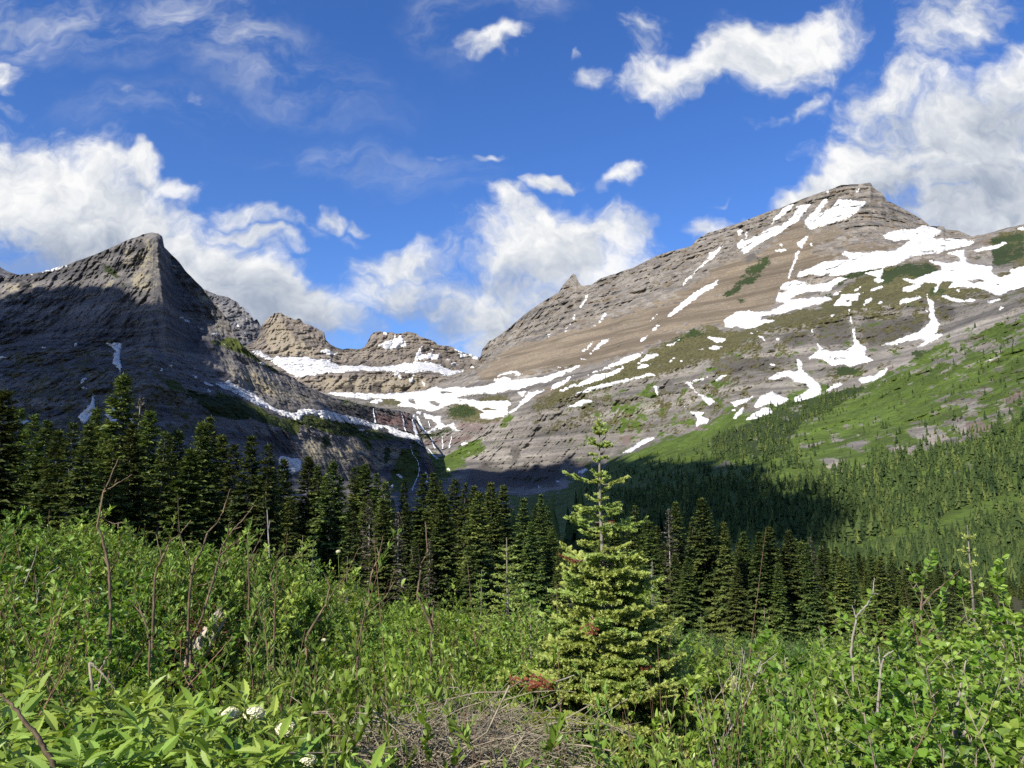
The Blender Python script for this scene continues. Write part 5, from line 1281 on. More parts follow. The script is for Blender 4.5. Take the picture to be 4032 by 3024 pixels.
for (x, y) in near + far:
    z = zone(x, y)
    px = 2016 + FPX * x / y
    gz = float(ground_z(x, y))
    cap = float(at(px, np.interp(px, TOPX, TOPY) + random.uniform(-8, 40), y)[2]) - gz
    if z == 'alder':
        if y < 3.0: continue
        continue
    if not clear(x, y, .5): continue
    if y < 3.4 and x / y < -.02: continue
    if z == 'willow': proto, s, name, lab, gr = random.choice(WIL + GRN[:2]), random.uniform(.75, 1.12), 'willow_shrub', 'low leafy shrub with small yellow green leaves on the near slope', 'low shrubs of the near slope'
    elif z == 'mixed': proto, s, name, lab, gr = random.choice(WIL + GRN), random.uniform(.7, .95), 'willow_shrub', 'low pale green shrub between the young fir and the alder thicket', 'shrubs right of the young fir'
    elif z == 'green': proto, s, name, lab, gr = random.choice(GRN), random.uniform(.8, 1.1), 'broadleaf_shrub', 'deep green broad leaved shrub around the bare red stem in the middle', 'deep green shrubs in the middle'
    else: proto, s, name, lab, gr = random.choice(BRU), random.uniform(.8, 1.25), 'thicket_shrub', 'bushy green shrub in the thicket reaching back to the forest', 'thicket shrubs'
    if y > 12 and x / y < -.35: s *= 1.15
    s *= 1.0 + .55 * float(fbm(np.array([[x / (1.5 + y * .12), y / (1.5 + y * .12), 2.2]]), 2)[0])
    s *= random.uniform(.85, 1.15)
    if y < 7.4 and -.005 - .25 / y < x / y < .25 + .35 / y: cap = min(cap, float(at(px, 3010 if y < 6 else 2960, y)[2]) - gz)
    if y < 8.8 and -.40 - .05 - .3 / y < x / y < -.38 + .03 + .3 / y: cap = min(cap, (float(at(px, 2575, y)[2]) - gz) * .60)
    s = min(s, cap / (proto[2] * 1.1))
    if s < .22: continue
    if s < .3: continue
    put_shrub(proto, x, y, s * random.uniform(1.0, 1.2), lab, gr, name, s)
# alder thicket at the right
for i, (px, d, top) in enumerate([(3020, 5.2, 2450), (3160, 4.8, 2390), (3330, 5.4, 2480), (3480, 4.6, 2420), (3640, 5.6, 2420), (3780, 5.0, 2400), (3930, 4.5, 2330), (4080, 5.2, 2270), (4200, 4.4, 2250), (3100, 4.0, 2640), (3290, 3.7, 2650), (3460, 3.8, 2660), (3620, 3.5, 2600), (3790, 3.6, 2560), (3950, 3.6, 2500), (4130, 3.4, 2400), (3000, 6.4, 2520), (3380, 6.6, 2500), (3560, 6.8, 2460), (3850, 6.4, 2330), (4000, 6.6, 2300), (3150, 3.0, 2830), (3330, 2.9, 2850), (3520, 2.8, 2840), (3720, 2.8, 2790), (3900, 2.7, 2740), (4080, 2.7, 2680), (2960, 3.4, 2840), (3250, 6.0, 2560), (3700, 7.2, 2430)]):
    if px < 3400 and d < 5.5: px += 170 + 260 * (d < 4.2)
    p = at(px, top, d)
    gz = float(ground_z(p[0], p[1]))
    h = p[2] - gz
    put_shrub(ALD[i % 4], p[0], p[1], max(.7, h / 2.25), 'broad leaved alder shrub with pale stems in the tall thicket at the right', 'alder thicket', 'alder_shrub', h / 2.25)
# elderberry at the lower left
for i, (px, d, top, lab) in enumerate([(250, 2.75, 2660, 'elderberry plant with upright bright tip, left one of the pair of tall tips'), (620, 2.75, 2690, 'elderberry plant with bare green stem below its leaf tuft'), (545, 3.1, 2650, 'elderberry plant with two round pale leaves on top'), (60, 3.0, 2780, 'elderberry plant crossed by a leaning dark branch'),
        (420, 2.5, 2800, 'elderberry plant low between the two tall ones'), (760, 2.5, 2840, 'elderberry plant with drooping leaves behind a thin dark twig'), (900, 2.7, 2800, 'elderberry plant with long leaves left of the cream flowers'), (1060, 2.8, 2800, 'elderberry plant carrying the cream flower heads'), (160, 2.3, 2880, 'elderberry plant cut by the lower edge at the left'), (600, 2.2, 2900, 'elderberry plant cut by the lower edge under the tall stem'), (1000, 2.3, 2920, 'elderberry plant cut by the lower edge under the flowers'), (-80, 2.5, 2800, 'elderberry plant at the lower left corner'), (320, 2.2, 2930, 'small elderberry plant at the bottom of the pair of tall ones'), (820, 2.2, 2930, 'small elderberry plant at the bottom below drooping leaves'), (1180, 2.6, 2900, 'elderberry plant at the right end of the large leaved patch'), (330, 3.3, 2640, 'elderberry plant behind the pair of tall tipped ones'), (120, 3.4, 2690, 'elderberry plant rising behind the leaning dark branch'), (780, 3.2, 2740, 'elderberry plant behind the one with drooping leaves'), (950, 3.1, 2760, 'elderberry plant just behind the paired cream flowers'), (480, 2.3, 2870, 'elderberry plant in the bottom row below the round pale leaves'), (700, 2.35, 2880, 'elderberry plant in the bottom row beside the thin dark twig'), (10, 2.2, 2900, 'elderberry plant in the bottom row at the far left')]):
    p = at(px, top, d)
    gz = float(ground_z(p[0], p[1])); h = p[2] - gz
    put_shrub(ELD[i % 4], p[0], p[1], 1.0, lab, 'elderberry plants', 'elderberry_plant', h / 1.3)
for (px, py, d, lab, s) in [(900, 2812, 2.9, 'cream flower head among large leaves, left of two together', 1.0), (1000, 2812, 2.9, 'cream flower head among large leaves, right of two together', 1.0), (1125, 2870, 2.8, 'pale green flower head set apart to the right of the pair', .95), (1210, 2995, 2.7, 'cream flower head low down near the brush pile', .8), (148, 2448, 7, 'single flat white flower far left in the shrubs', .8), (764, 2282, 12, 'small cream flower under the leaning bare stems', .9), (350, 2402, 9, 'small flat white flower left of the first bare stem', .7), (875, 2280, 12, 'small cream flower in the thicket right of the bare stems', .9), (1332, 2172, 11, 'white flower tuft on top of a tall leafy twig', .9), (1275, 2520, 7, 'small cream flower in the middle shrubs', .6), (200, 2557, 6, 'small white flower above the elderberry leaves', .5)]:
    put_flower(px, py, d, lab, s)

# ---- low cover between the shrubs
def cover_plants():
    r = np.random.default_rng(5)
    g = Geo()
    for (n, d0, d1, l0, l1, tall) in ((26000, 1.6, 9, .03, .07, .32), (24000, 9, 22, .06, .12, .4), (26000, 22, 62, .14, .30, .9)):
        y = np.sqrt(r.uniform(d0 * d0, d1 * d1, n)); x = r.uniform(-.8, .8, n) * y
        if d1 <= 9:
            k = ~((np.abs(x - .116 * y) < .3) & (y < 3))
            x, y = x[k], y[k]
        n = len(x)
        low_ = np.where((x / y > .0) & (x / y < .24) & (y < 7.5), .3, 1.0)
        z = ground_z(x, y) + r.random(n) ** 1.5 * tall * low_
        a = r.random(n) * 6.28
        d = np.stack([np.cos(a), np.sin(a), r.uniform(0, 1.6, n)], -1)
        L = r.uniform(l0, l1, n)
        g.leaves('kite', np.stack([x, y, z], -1), d, np.stack([r.normal(size=n) * .5, r.normal(size=n) * .5, np.ones(n)], -1), L, L * r.uniform(.2, .5, n), np.clip(r.normal(.42, .22, n), 0, 1))
    me = g.mesh('undergrowth', M_UNDER)
    link('undergrowth', me, None, None, kind='stuff', label='grass and low leaves covering the ground between the shrubs')
cover_plants()

# ------------------------------------------------------------------ bare stems standing in the shrubs
def bare_plant(view, branches, d, label, w=9, mat=None, name='dead_shrub', to_ground=True, seed=0, rnd=.03):
    """branches: polylines in a close-up view, the first is the main stem (bottom to top); depth wanders a little so that it is round"""
    r = np.random.default_rng(seed)
    paths, rad = [], []
    for bi, b in enumerate(branches):
        p = zp(view, b)
        dd = d + np.cumsum(r.normal(size=len(p)) * d * rnd * .4) * (1 if bi else .4)
        q = at(p[:, 0], p[:, 1], dd)
        if bi:       # start exactly on the stem it leaves
            k = np.concatenate([x for x in paths])
            q[0] = k[np.argmin(((at(*p[0], d) - k) ** 2)[:, [0, 2]].sum(1))]
        r0 = w * d / FPX * .5 * (1 if bi == 0 else .55)
        t = np.linspace(0, 1, len(q))
        s = np.linspace(0, 1, max(6, 5 * len(q)))
        Q = np.stack([np.interp(s, t, q[:, i]) for i in range(3)], -1)
        Q[1:-1] += r.normal(size=(len(Q) - 2, 3)) * .0018
        rr = r0 * (1 - .62 * s)
        if bi == 0 and to_ground:
            gz = float(ground_z(Q[0, 0], Q[0, 1])) - .05
            if Q[0, 2] > gz:
                Q = np.concatenate([[[Q[0, 0] + .03, Q[0, 1] + .02, gz]], Q]); rr = np.concatenate([[r0 * 1.15], rr])
        paths.append(Q); rad.append(rr)
    root = bpy.data.objects.new(name, None); C.objects.link(root)
    base = paths[0][0].copy(); root.location = base
    root['label'] = label; root['category'] = 'dead shrub'
    for bi, (p, rr) in enumerate(zip(paths, rad)):
        v, q = tubes([p - base], [rr], 6)
        nm = 'stem' if bi == 0 else 'branch'
        me = mesh_from(nm, v, q); me.materials.append(mat or M_DARKSTEM)
        link(nm, me, None, root)
bare_plant('z5', [[(590, 1010), (590, 800), (583, 620), (545, 420), (518, 375), (530, 310), (552, 190), (590, 110), (630, 10)], [(552, 190), (620, 145), (705, 92)], [(565, 180), (556, 140)], [(620, 145), (625, 110)], [(535, 322), (575, 345), (610, 355), (672, 346)], [(610, 355), (630, 380)], [(590, 610), (630, 540), (648, 420)], [(575, 600), (545, 520), (510, 500)], [(580, 590), (560, 480)]], 6.2, 'tallest bare brown stem, forked at the top, standing before the dark forest at left', 12)
bare_plant('z5', [[(815, 980), (820, 800), (825, 640), (838, 590), (880, 510), (905, 450), (950, 420), (1018, 338)], [(838, 590), (875, 545), (882, 505)], [(830, 520), (832, 410)], [(950, 420), (945, 360)]], 6.8, 'bare stem bending right in two kinks beside the tallest one', 10)
bare_plant('z5', [[(1010, 760), (1022, 640), (1035, 560), (1075, 505), (1095, 440), (1108, 400), (1160, 350), (1190, 290), (1215, 210), (1230, 168)], [(1022, 640), (1000, 520), (972, 455), (955, 380), (948, 195)], [(952, 235), (968, 218)], [(1022, 640), (1080, 570)]], 7.6, 'curving bare stem with a second upright arm above the pale log', 10)
bare_plant('z5', [[(1020, 980), (1080, 850), (1130, 680), (1165, 560), (1182, 480), (1240, 390), (1300, 330), (1350, 262)], [(1182, 480), (1215, 425), (1225, 350), (1240, 340)], [(1170, 530), (1215, 485), (1275, 440)], [(1165, 590), (1210, 555), (1260, 530)], [(1130, 660), (1085, 680), (1040, 690)], [(1240, 390), (1290, 370)]], 7.0, 'black lower bare stem leaning right across the pale log with yellow branching tip', 10)
bare_plant('z5', [[(800, 1000), (780, 900), (762, 850), (725, 800), (690, 760)], [(762, 850), (728, 760), (718, 680)], [(762, 855), (800, 790)]], 6.0, 'short forked bare stem left of the twice kinked one', 8)
bare_plant('z5', [[(1000, 1240), (1008, 1215), (1080, 1140), (1150, 1060), (1245, 955)], [(1008, 1215), (975, 1150), (962, 1060), (968, 960)], [(1040, 1180), (1100, 1130)]], 4.6, 'pale v shaped bare twig in the middle of the low shrubs', 8, M_STEM)
bare_plant('z5', [[(500, 1290), (490, 1200), (475, 1095), (510, 1120), (550, 1160), (600, 1220), (650, 1292)], [(545, 1160), (525, 1220), (515, 1270)], [(545, 1130), (600, 1020)]], 3.6, 'broken grey stem folded over like a tent above the large leaves', 12, M_TWIG)
bare_plant('z5', [[(320, 1700), (270, 1610), (215, 1520), (140, 1420), (60, 1320), (0, 1265)], [(160, 1440), (190, 1450)]], 2.3, 'dark leaning branch crossing the lower left corner', 24, None, 'dead_shrub', False)
bare_plant('z6', [[(418, 1080), (430, 980), (440, 900), (468, 800), (480, 690), (497, 600), (530, 540), (552, 420)], [(450, 860), (500, 810), (575, 740), (615, 595)], [(585, 720), (620, 650)], [(497, 600), (500, 550)], [(530, 540), (520, 480)], [(470, 800), (450, 740)], [(445, 950), (480, 900)]], 6.4, 'reddish bare stem with steep side branch left of the middle', 10)
bare_plant('z6', [[(800, 1310), (808, 1150), (814, 920), (775, 820), (735, 740), (750, 640), (756, 580), (792, 495), (778, 345)], [(792, 495), (806, 450)], [(780, 410), (792, 395)], [(756, 580), (742, 470)], [(748, 600), (712, 545), (704, 475)], [(814, 920), (822, 790)], [(814, 910), (790, 760), (765, 660)], [(770, 810), (745, 755)]], 5.6, 'tall rusty brown bare stem rising alone in the middle left of the young fir', 12)
bare_plant('z6', [[(830, 1310), (855, 1200), (870, 1100), (858, 1000), (848, 885)], [(870, 1100), (895, 1040)]], 5.4, 'thin crooked bare stem close to the tall rusty one', 7)
bare_plant('z6', [[(145, 960), (190, 880), (245, 790), (270, 690), (235, 615)], [(245, 790), (300, 700), (350, 640)], [(190, 880), (260, 850)]], 7.4, 'blackened leaning bare stem under a tall leafy twig', 12)
bare_plant('z8', [[(1000, 1480), (1015, 1300), (1030, 1170), (1040, 1000), (1035, 880), (1045, 770)], [(1040, 870), (1090, 800), (1150, 750), (1225, 685)], [(1032, 900), (1045, 840)], [(1030, 1100), (985, 900), (955, 770)], [(1045, 1050), (1100, 960), (1140, 890)], [(1025, 960), (1020, 900)]], 5.0, 'charred dark stem with long orange side branch in the alder thicket', 14)
bare_plant('z8', [[(820, 1480), (825, 1330), (835, 1180), (850, 1110), (900, 1080)], [(835, 1180), (825, 1060)], [(825, 1400), (850, 1370)], [(825, 1420), (790, 1370)]], 4.4, 'pale bare stem standing in the alder leaves', 12, M_PALESTEM)
bare_plant('z8', [[(690, 1080), (712, 940), (720, 905), (765, 860), (800, 800), (805, 720)], [(715, 920), (695, 855)], [(765, 862), (790, 835)], [(790, 800), (830, 800)]], 5.2, 'light grey forked twig rising from the top of the alder thicket', 9, M_PALESTEM)
bare_plant('z8', [[(1200, 1420), (1225, 1290), (1235, 1220), (1260, 1120)], [(1215, 1370), (1180, 1300)]], 4.0, 'pale upright stem in the right part of the alder thicket', 12, M_PALESTEM)
bare_plant('z8', [[(1240, 1500), (1310, 1400), (1340, 1350), (1400, 1260)], [(1340, 1350), (1330, 1280)]], 3.8, 'grey stem leaning right in the alder thicket', 13, M_PALESTEM)
bare_plant('z8', [[(10, 1640), (60, 1520), (140, 1400), (200, 1270), (245, 1130)]] + [[(140 - 28 * k + 9 * (k % 3), 1400 + 45 * k), (150 - 40 * k + 22 * (k % 4), 1280 + 22 * k), (165 - 50 * k + 38 * (k % 5), 1080 + 24 * k)] for k in range(7)] + [[(200, 1270), (170, 1180), (150, 1060)], [(215, 1230), (250, 1150), (330, 1090)], [(100, 1460), (60, 1300), (30, 1180)], [(120, 1430), (110, 1260), (90, 1120)]], 4.8, 'grey many twigged bare bush between the young fir and the alder thicket', 9, M_PALESTEM, 'bare_bush')
bare_plant('z5', [[(1440, 620), (1435, 480), (1425, 280)], [(1430, 400), (1440, 340)]], 24, 'grey dead trunk at the forest edge left of the middle', 8, M_DEADBARK, 'dead_shrub')
bare_plant('z5', [[(1330, 700), (1325, 560), (1320, 440)], [(1325, 560), (1370, 470), (1440, 335)], [(1375, 600), (1380, 480)]], 8.2, 'thin bare shoots right of the leaning stems', 7)
bare_plant('z5', [[(1465, 860), (1470, 740), (1440, 640), (1470, 570), (1520, 505)], [(1470, 740), (1480, 560)], [(1440, 900), (1420, 780), (1330, 660)]], 7.8, 'cluster of slender bare shoots beside small pale firs', 7)
bare_plant('z5', [[(120, 770), (130, 680), (180, 560), (200, 470)], [(130, 680), (100, 590), (60, 560)]], 9.0, 'grey bare twigs in the leafy thicket at the far left', 6, M_PALESTEM)
bare_plant('z5', [[(190, 820), (210, 700), (260, 620), (318, 585)], [(210, 700), (185, 620)], [(200, 760), (190, 640)]], 8.6, 'grey bare twigs nearer than those at the far left', 6, M_PALESTEM)

# ------------------------------------------------------------------ broken pale log and dry brush pile
def stump():
    d = 8.6
    m, nt, b = material('split wood')
    tc = nt.new('ShaderNodeTexCoord').outputs['Object']
    n = nt.noise(nt.mapping(tc, rot=(.35, .5, 0), scale=(60, 60, 3)), 1.0, 5, .65)
    nt.put(b.inputs['Base Color'], nt.ramp(n, [(.3, (.26, .22, .17)), (.5, (.42, .37, .30)), (.7, (.58, .50, .38))]))
    bp = nt.new('ShaderNodeBump'); bp.inputs['Distance'].default_value = .01
    nt.put(bp.inputs['Height'], n); nt.put(b.inputs['Normal'], bp.outputs[0])
    a, e = at(*zp('z5', (1060, 1040))[0], d), at(*zp('z5', (1200, 808))[0], d - .15)
    ax = e - a; L = np.linalg.norm(ax); ax = ax / L
    u = unit(np.cross(ax, [0, 1., 0])); w = np.cross(ax, u)
    r = np.random.default_rng(3)
    nsd = 18
    rings = []
    for i, s in enumerate(np.linspace(0, 1, 9)):
        ang = np.arange(nsd) * 2 * np.pi / nsd
        rad = .095 * (1 - .35 * s) * (1 + .14 * np.sin(ang * 5 + 1) + r.normal(size=nsd) * .05)
        top = s * L * (1 - (.18 * (np.sin(ang * 3) * .5 + .5) + .10 * r.random(nsd)) * (s > .85)) - .2 * (i == 0)
        rings.append(a + ax * top[:, None] + (u * np.cos(ang)[:, None] + w * np.sin(ang)[:, None] * .75) * rad[:, None])
    V = np.array(rings).reshape(-1, 3)
    i = np.arange(9 * nsd).reshape(9, nsd); j = np.roll(i, -1, 1)
    Q = np.stack([i[:-1], j[:-1], j[1:], i[1:]], -1).reshape(-1, 4)
    c = len(V); V = np.concatenate([V, [a + ax * L * .72]])
    T = np.stack([i[-1], j[-1], np.full(nsd, c)], -1)
    me = mesh_from('broken_log', V, Q, T, False)
    link('broken_log', me, m, label='pale broken log leaning out of the shrubs with a jagged top', category='log')
stump()
def brush(name, px, py, d, size, n, label, seed, mat):
    r = np.random.default_rng(seed)
    c = at(px, py, d)
    paths, rad = [], []
    for k in range(n):
        p = r.normal(size=3) * np.array(size) * .42
        a = r.random() * 6.28
        dv = np.array([np.cos(a), np.sin(a) * .8, r.normal() * .28])
        L = r.uniform(.18, .75)
        s = np.linspace(-.5, .5, 6)[:, None]
        bend = r.normal(size=3) * .22
        q = p + dv * s * L + bend * (s ** 2) * L + r.normal(size=(6, 3)) * .012
        paths.append(q); rad.append(np.linspace(1, .35, 6) * r.uniform(.0014, .0042))
        for j in range(3):
            f = int(r.integers(1, 5)); e = q[f] + unit(dv + r.normal(size=3) * .6) * r.uniform(.08, .22)
            paths.append(np.linspace(q[f], e, 3)); rad.append(np.array([.0016, .0012, .0008]))
    v, q = tubes(paths, rad, 4)
    me = mesh_from(name, v, q); me.materials.append(mat)
    o = link(name, me, None, label=label, category='brush')
    o.location = c
brush('brush_pile', 1880, 2960, 3.7, (.50, .42, .17), 380, 'tangled pile of dry grey brown twigs at the bottom beside the young fir', 1, M_TWIG)
brush('brush_pile', 1680, 3010, 3.2, (.34, .30, .14), 200, 'smaller tangle of dry twigs in front left of the big pile', 2, M_TWIG)
brush('brush_pile', 770, 2500, 9.0, (.30, .25, .14), 110, 'reddish dry twigs heaped against the pale broken log', 3, bark_material('red dry twigs', (.16, .07, .04), (.34, .18, .10)))
for (px, d, top) in [(1500, 3.6, 2800), (1620, 4.6, 2720), (1760, 5.2, 2680), (1560, 2.9, 2960), (1450, 3.0, 2880), (2560, 4.2, 2960), (2700, 3.6, 2970), (2850, 3.4, 2900), (2380, 3.5, 3000)]:
    p = at(px, top, d); gz = float(ground_z(p[0], p[1])); h = p[2] - gz
    put_shrub(random.choice(WIL + GRN), p[0], p[1], .62, 'small pale green shrub around the dry twigs and the young fir', 'small shrubs round the brush pile', 'willow_shrub', max(.3, h / 1.15))
# ------------------------------------------------------------------ firs in front, each bough a part
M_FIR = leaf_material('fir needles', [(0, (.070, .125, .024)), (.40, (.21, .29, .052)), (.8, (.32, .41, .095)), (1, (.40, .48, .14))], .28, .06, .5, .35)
M_REDFIR = leaf_material('rusty dead needles', [(0, (.16, .045, .022)), (1, (.34, .115, .055))], .15, .1)
M_FIRBARK = bark_material('young fir bark', (.11, .095, .075), (.27, .24, .20), 22)
def bough(r, L, az, pitch, needle=.024, dens=420, droop=.12, tone0=.45, twigs=1.0, curl=.25, wid=.0042):
    """one bough along +direction: a woody stem with side twigs, all set with needles"""
    d = np.array([np.cos(az) * np.cos(pitch), np.sin(az) * np.cos(pitch), np.sin(pitch)])
    side = np.array([-np.sin(az), np.cos(az), 0]); up = np.array([0, 0, 1.0])
    n = 8
    s = np.linspace(0, 1, n)[:, None]
    main = d * s * L - up * droop * L * np.sin(s * 2.2) + up * curl * L * s ** 3 * .5 + side * r.normal() * .08 * L * s ** 2
    lines = [(main, .010 * (L ** .7), .28 if L > .25 else .05)]
    nt_ = int(max(2, (L / .055) * twigs))
    for k in range(nt_):
        f = .22 + .76 * (k + .5) / nt_
        i = f * (n - 1); i0 = min(int(i), n - 2)
        p0 = main[i0] + (main[i0 + 1] - main[i0]) * (i - i0)
        t = unit(main[i0 + 1] - main[i0])
        sg = 1 if k % 2 else -1
        a = r.uniform(.7, 1.05)
        dv = unit(t * np.cos(a) + side * sg * np.sin(a) + up * r.normal(.02, .16))
        l = L * (.46 * (1.08 - f)) * r.uniform(.75, 1.2) + .035
        ss = np.linspace(0, 1, 5)[:, None]
        q = p0 + dv * ss * l + up * (ss ** 2) * l * r.uniform(-.12, .18)
        lines.append((q, .0028, .05))
        if l > .13:
            for j in range(int(l / .055)):
                g = .3 + .65 * (j + .5) / int(l / .055)
                pp = p0 + dv * g * l
                dv2 = unit(dv * .7 + np.cross(up, dv) * (1 if j % 2 else -1) * .75 + up * r.normal(0, .12))
                l2 = l * .42 * (1.1 - g) + .03
                lines.append((pp + dv2 * np.linspace(0, 1, 3)[:, None] * l2, .0018, .05))
    P, D, N, Ln, T = [], [], [], [], []
    for (q, rr, bare) in lines:
        seg = np.linalg.norm(np.diff(q, axis=0), axis=1).sum()
        m = int(seg * (1 - bare) * dens) + 6
        s = bare + (1 - bare) * r.random(m)
        i = s * (len(q) - 1); i0 = np.minimum(i.astype(int), len(q) - 2)
        p = q[i0] + (q[i0 + 1] - q[i0]) * (i - i0)[:, None]
        t = unit(q[i0 + 1] - q[i0])
        sv_ = unit(np.cross(t, up) + 1e-6)
        o = sv_ * (np.where(r.random(m) < .5, -1, 1) * r.uniform(.5, 1.1, m))[:, None] + up * r.uniform(-.15, 1.05, m)[:, None] + r.normal(size=(m, 3)) * .5
        o = unit(o - t * (o * t).sum(-1, keepdims=True))
        P.append(p); D.append(o * .8 + t * .65); N.append(o * .6 + up * .4 + np.array([-.3, -.55, 0]) + r.normal(size=(m, 3)) * .4); Ln.append(needle * r.uniform(.75, 1.15, m) * (1 - .25 * s))
        tip = np.clip((s - .55) / .45, 0, 1)
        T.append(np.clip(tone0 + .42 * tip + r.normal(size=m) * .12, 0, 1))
    P, D, N, Ln, T = map(np.concatenate, (P, D, N, Ln, T))
    g = Geo()
    g.leaves('needle', P, D, N, Ln, np.full(len(P), wid), T)
    v, q = tubes([l[0] for l in lines], [np.linspace(1, .35, len(l[0])) * max(l[1], .0015) for l in lines], 4)
    return g, v, q
def bough_mesh(name, args, mat, wood):
    g, v, q = bough(*args[0], **args[1])
    n = g.n
    g.add(v, .3, quads=q)
    nt_, nq = sum(len(t) for t in g.T), len(q)
    me = g.mesh(name, mat)
    me.materials.append(wood)
    mi = np.zeros(len(me.polygons), np.int32)
    mi[:nq] = 1                                # quads come first in mesh_from
    me.polygons.foreach_set('material_index', mi)
    return me
def young_fir():
    r = np.random.default_rng(12)
    base = np.array([FIR[0], FIR[1], float(ground_z(*FIR))])
    H = float(at(2339, 1668, FIR[1])[2]) - base[2]
    root = bpy.data.objects.new('young_fir', None); C.objects.link(root)
    root.location = base
    root['label'] = 'bright green young fir with long bare leader standing in front of the forest'; root['category'] = 'tree'
    zz = np.linspace(0, H, 16)
    ax = lambda z: np.array([.028 * np.sin(z * 1.7) + .035 - .035 * z / H, .02 * np.sin(z * 1.2 + 1), 0])
    tp = np.array([ax(z) + [0, 0, z] for z in zz])
    v, q = tubes([tp], [np.interp(zz / H, [0, .3, .75, 1], [.042, .032, .014, .005])], 9)
    me = mesh_from('trunk', v, q); me.materials.append(M_FIRBARK)
    link('trunk', me, None, root)
    # leader tuft
    whorl = [(95, 20, 3, .9, .55), (132, 32, 6, .3, .5), (195, 78, 5, .18, .5), (240, 36, 4, .0, .5), (325, 40, 3, .5, .45), (350, 160, 4, .10, .5), (425, 60, 4, .35, .45), (462, 120, 4, .05, .45), (482, 158, 4, .12, .5), (545, 205, 5, .10, .5), (578, 100, 4, .1, .45), (610, 95, 4, -.1, .45), (652, 150, 4, -.05, .45),
             (700, 190, 6, .05, .5), (742, 238, 6, .05, .5), (800, 235, 7, -.05, .5), (868, 250, 7, -.12, .5), (925, 230, 6, -.1, .42), (980, 290, 7, -.08, .48), (1045, 300, 7, -.12, .45), (1115, 320, 7, -.15, .45), (1190, 330, 6, -.15, .42), (1270, 380, 7, -.18, .45), (1350, 410, 7, -.20, .45), (1430, 400, 6, -.22, .45), (1510, 425, 6, -.22, .42), (1590, 420, 5, -.22, .40)]
    whorl += [(yz, rad, 6, -.1, .48) for yz, rad in ((660, 130), (720, 200), (770, 225), (835, 235), (900, 235), (955, 255), (1015, 280), (1080, 300), (1150, 320), (1230, 350), (1310, 385), (1390, 410), (1470, 425), (1550, 440), (1620, 430))]
    mpp = FIR[1] * ZV['z7'][2] / FPX
    ground_y = (1969 + (EYE - base[2]) / FIR[1] * FPX - 1600) / .858
    nb = 0; rest = Geo(); rw = []
    for wi, (yz, rad, k, pitch, tone) in enumerate(whorl):
        z = (ground_y - yz) * mpp
        z = min(z, H - .02)
        off = r.random() * 6.28
        if yz < 600: off = 0.15 + wi * .5 if k > 3 else off
        if yz > 1000: k += 1; rad *= 1.15 + .25 * (yz > 1150)
        for j in range(k):
            az = off + j * 2 * np.pi / k + r.normal() * .22
            L = rad * mpp * r.uniform(.72, 1.08)
            if yz < 600 and abs(math.cos(az)) < .5: L *= .75
            big = yz > 680
            kw_ = ((r, L, az, pitch + r.normal() * (.20 if big else .10)), dict(needle=.034 if big else .028, dens=1100 if L < .3 else 1150, droop=.05 + .10 * (yz / 1600), tone0=tone + .16 + r.normal() * .08, twigs=1.5 if big else 1.0, curl=.3, wid=.013 if big else .010))
            pos_ = ax(z) + np.array([0, 0, z + r.normal() * (.055 if big else .02)])
            if (math.sin(az) > .35 and big) or nb >= 92:      # the far side, hardly seen: one part
                g_, v_, q_ = bough(*kw_[0], **kw_[1])
                for V_, T_, t_ in zip(g_.V, g_.T, g_.tone): rest.add(V_ + pos_, t_, tris=T_)
                rw.append((v_ + pos_, q_))
                continue
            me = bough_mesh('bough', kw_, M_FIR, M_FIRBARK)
            o = link('bough', me, None, root)
            o.location = pos_
            nb += 1
    o_ = 0; vv, qq = [], []
    for v_, q_ in rw: vv.append(v_); qq.append(q_ + o_); o_ += len(v_)
    nq_ = sum(len(q_) for q_ in qq)
    rest.add(np.concatenate(vv), .3, quads=np.concatenate(qq))
    me = rest.mesh('far_boughs', M_FIR); me.materials.append(M_FIRBARK)
    mi = np.zeros(len(me.polygons), np.int32); mi[:nq_] = 1
    me.polygons.foreach_set('material_index', mi)
    link('far_boughs', me, None, root)['kind'] = 'stuff'
    # rusty dead boughs
    for (x, y, L, az, pitch, lab, dy) in [(505, 700, .27, math.pi * .97, .08, 'rusty dead bough with bare gap above it, at left', -.2), (505, 960, .17, -1.9, -.9, 'rusty dead twig hanging in the middle', -.35), (420, 1235, .52, math.pi * 1.04, -.06, 'long pale dead branch with rusty tip sticking out at left', -.35), (700, 1165, .12, -.6, -.5, 'small rusty twig at the right', -.45), (540, 1590, .13, -1.2, .1, 'rusty tuft near the foot of the trunk', -.35), (560, 530, .08, .1, .1, 'small rusty tuft high on the right', -.1), (400, 1480, .2, math.pi * 1.1, -.1, 'yellow brown twig near the foot', -.45)]:
        p = zp('z7', (x, y))[0]
        P = at(p[0], p[1], FIR[1] + dy) - base
        me = bough_mesh('dead_bough', ((r, L, az, pitch), dict(needle=.022, dens=700, tone0=.35, twigs=1.3, wid=.008)), M_REDFIR, M_DEADBARK)
        o = link('dead_bough', me, None, root)
        o.location = P; o['label'] = lab
    # bare pale twigs low on the trunk
    for k in range(8):
        a = -1.57 + r.normal() * .8; z = r.uniform(.55, 1.0); L = r.uniform(.15, .35)
        s = np.linspace(0, 1, 5)[:, None]
        p = np.array([np.cos(a), np.sin(a), -.2]) * s * L + np.array([0, 0, .12]) * s ** 2 * L + r.normal(size=(5, 3)) * .01
        v, q = tubes([p], [np.linspace(.006, .002, 5)], 5)
        me = mesh_from('dry_twig', v, q); me.materials.append(M_DEADBARK)
        o = link('dry_twig', me, None, root); o.location = ax(z) + np.array([0, 0, z])
young_fir()

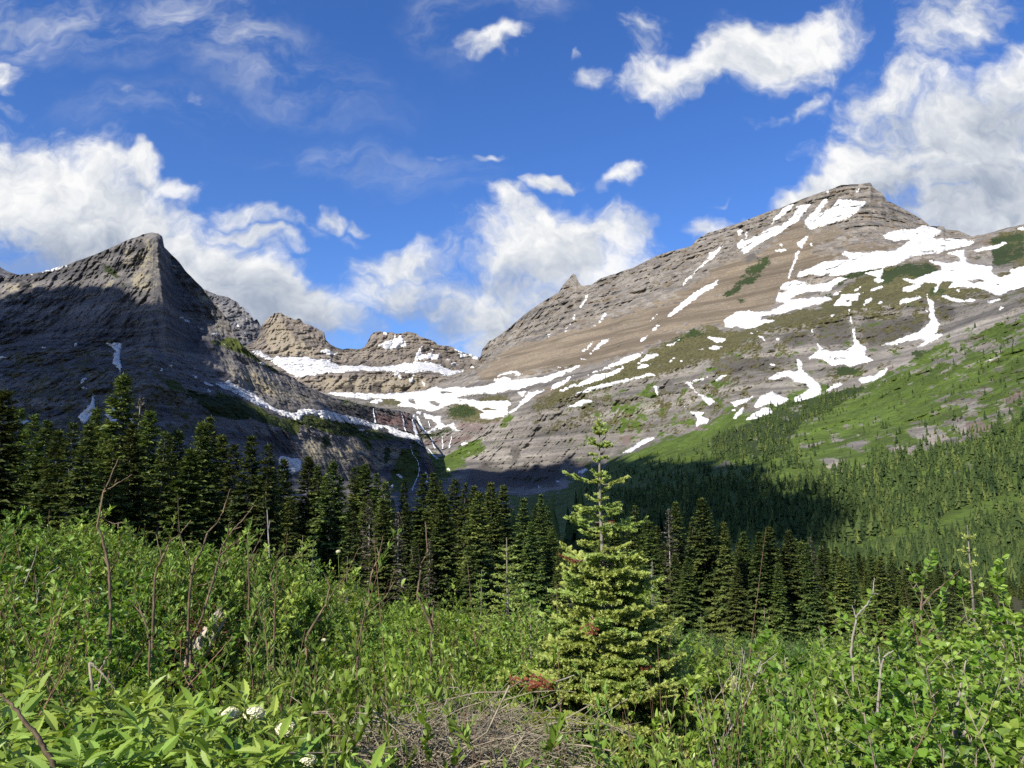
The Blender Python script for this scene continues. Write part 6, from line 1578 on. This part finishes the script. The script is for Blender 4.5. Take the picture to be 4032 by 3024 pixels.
# smaller firs: trunk and crown
def small_fir(seed, H=2.4, rad=.55, sparse=1.0, nb_=5):
    r = np.random.default_rng(seed)
    g = Geo()
    wv, wq, o = [], [], 0
    z = .08 * H
    while z < H * .97:
        t = z / H
        for k in range(nb_):
            L = rad * (1 - t) ** .85 * r.uniform(.7, 1.1) + .05
            az = k * 2 * np.pi / nb_ + r.random() * 1.2
            gg, v, q = bough(r, L, az, np.interp(t, [0, .6, 1], [-.15, .05, .4]) + r.normal() * .1, .034, 260 * sparse, .10, .5 + r.normal() * .08, .9, .3, .014)
            off = np.array([0, 0, z + r.normal() * .02])
            for V, T_ in zip(gg.V, gg.T): g.add(V + off, gg.tone[0], tris=T_)
            wv.append(v + off); wq.append(q + o); o += len(v)
        z += H * .052 * r.uniform(.8, 1.25)
    crown = g.mesh('crown', M_FIR)
    wv.append(tubes([np.array([[0, 0, -.1], [.01, 0, H * .5], [0, .01, H]])], [np.array([.03, .018, .005])], 7)[0])
    wq.append(tubes([np.zeros((3, 3))], [np.ones(3)], 7)[1] + o)
    tr = mesh_from('trunk', np.concatenate(wv), np.concatenate(wq)); tr.materials.append(M_FIRBARK)
    return tr, crown, H
SF = [small_fir(300, 2.4, .55), small_fir(301, 2.4, .48), small_fir(302, 2.9, .22, .6, 3)]
def put_fir(px, py, d, k, label, wide=1.0):
    p = at(px, py, d); zb = float(ground_z(p[0], p[1])); h = p[2] - zb
    tr, cr, H = SF[k]
    e = bpy.data.objects.new('small_fir', None); C.objects.link(e)
    e.location = (p[0], p[1], zb); s = h / H; e.scale = (s * wide, s * wide, s); e.rotation_euler = (0, 0, random.random() * 6.28)
    e['label'] = label; e['category'] = 'tree'
    link('trunk', tr, None, e); link('crown', cr, None, e)
for a in [(1997, 2117, 13.5, 0, 'small light green fir with tall tip left of the big young fir', 1.25), (2090, 2380, 8.6, 1, 'pale small fir close to the left side of the big young fir', 1.0), (1897, 2243, 15.5, 1, 'small fir half hidden left of the tall tipped small one', 1.1), (1192, 2106, 19, 0, 'left one of two thin pale firs at the forest edge', .9), (1233, 2125, 18.5, 1, 'right one of two thin pale firs at the forest edge', .9),
          (2651, 2407, 14, 0, 'tiny bright fir at the forest edge right of the young fir', 1.0), (2569, 2269, 24, 1, 'dark small fir behind the right side of the young fir', 1.3), (3805, 2067, 8.6, 2, 'tall thin fir with bare leader above the alder thicket', 1.0), (1370, 2190, 17, 0, 'small fir with reddish tip right of the pale pair', 1.0), (3010, 2390, 15, 1, 'small yellow green fir left of the alder tops', 1.0), (2880, 2460, 17, 0, 'low broad fir at the forest edge right of the young fir', 1.3), (800, 2210, 22, 1, 'small fir beside the grey dead trunk at the forest edge', 1.0), (2050, 2440, 10, 0, 'low fir under the pale small one by the young fir', 1.2), (2760, 2420, 19, 1, 'small dark fir between the tiny bright one and the broad one', 1.2)]:
    put_fir(*a)
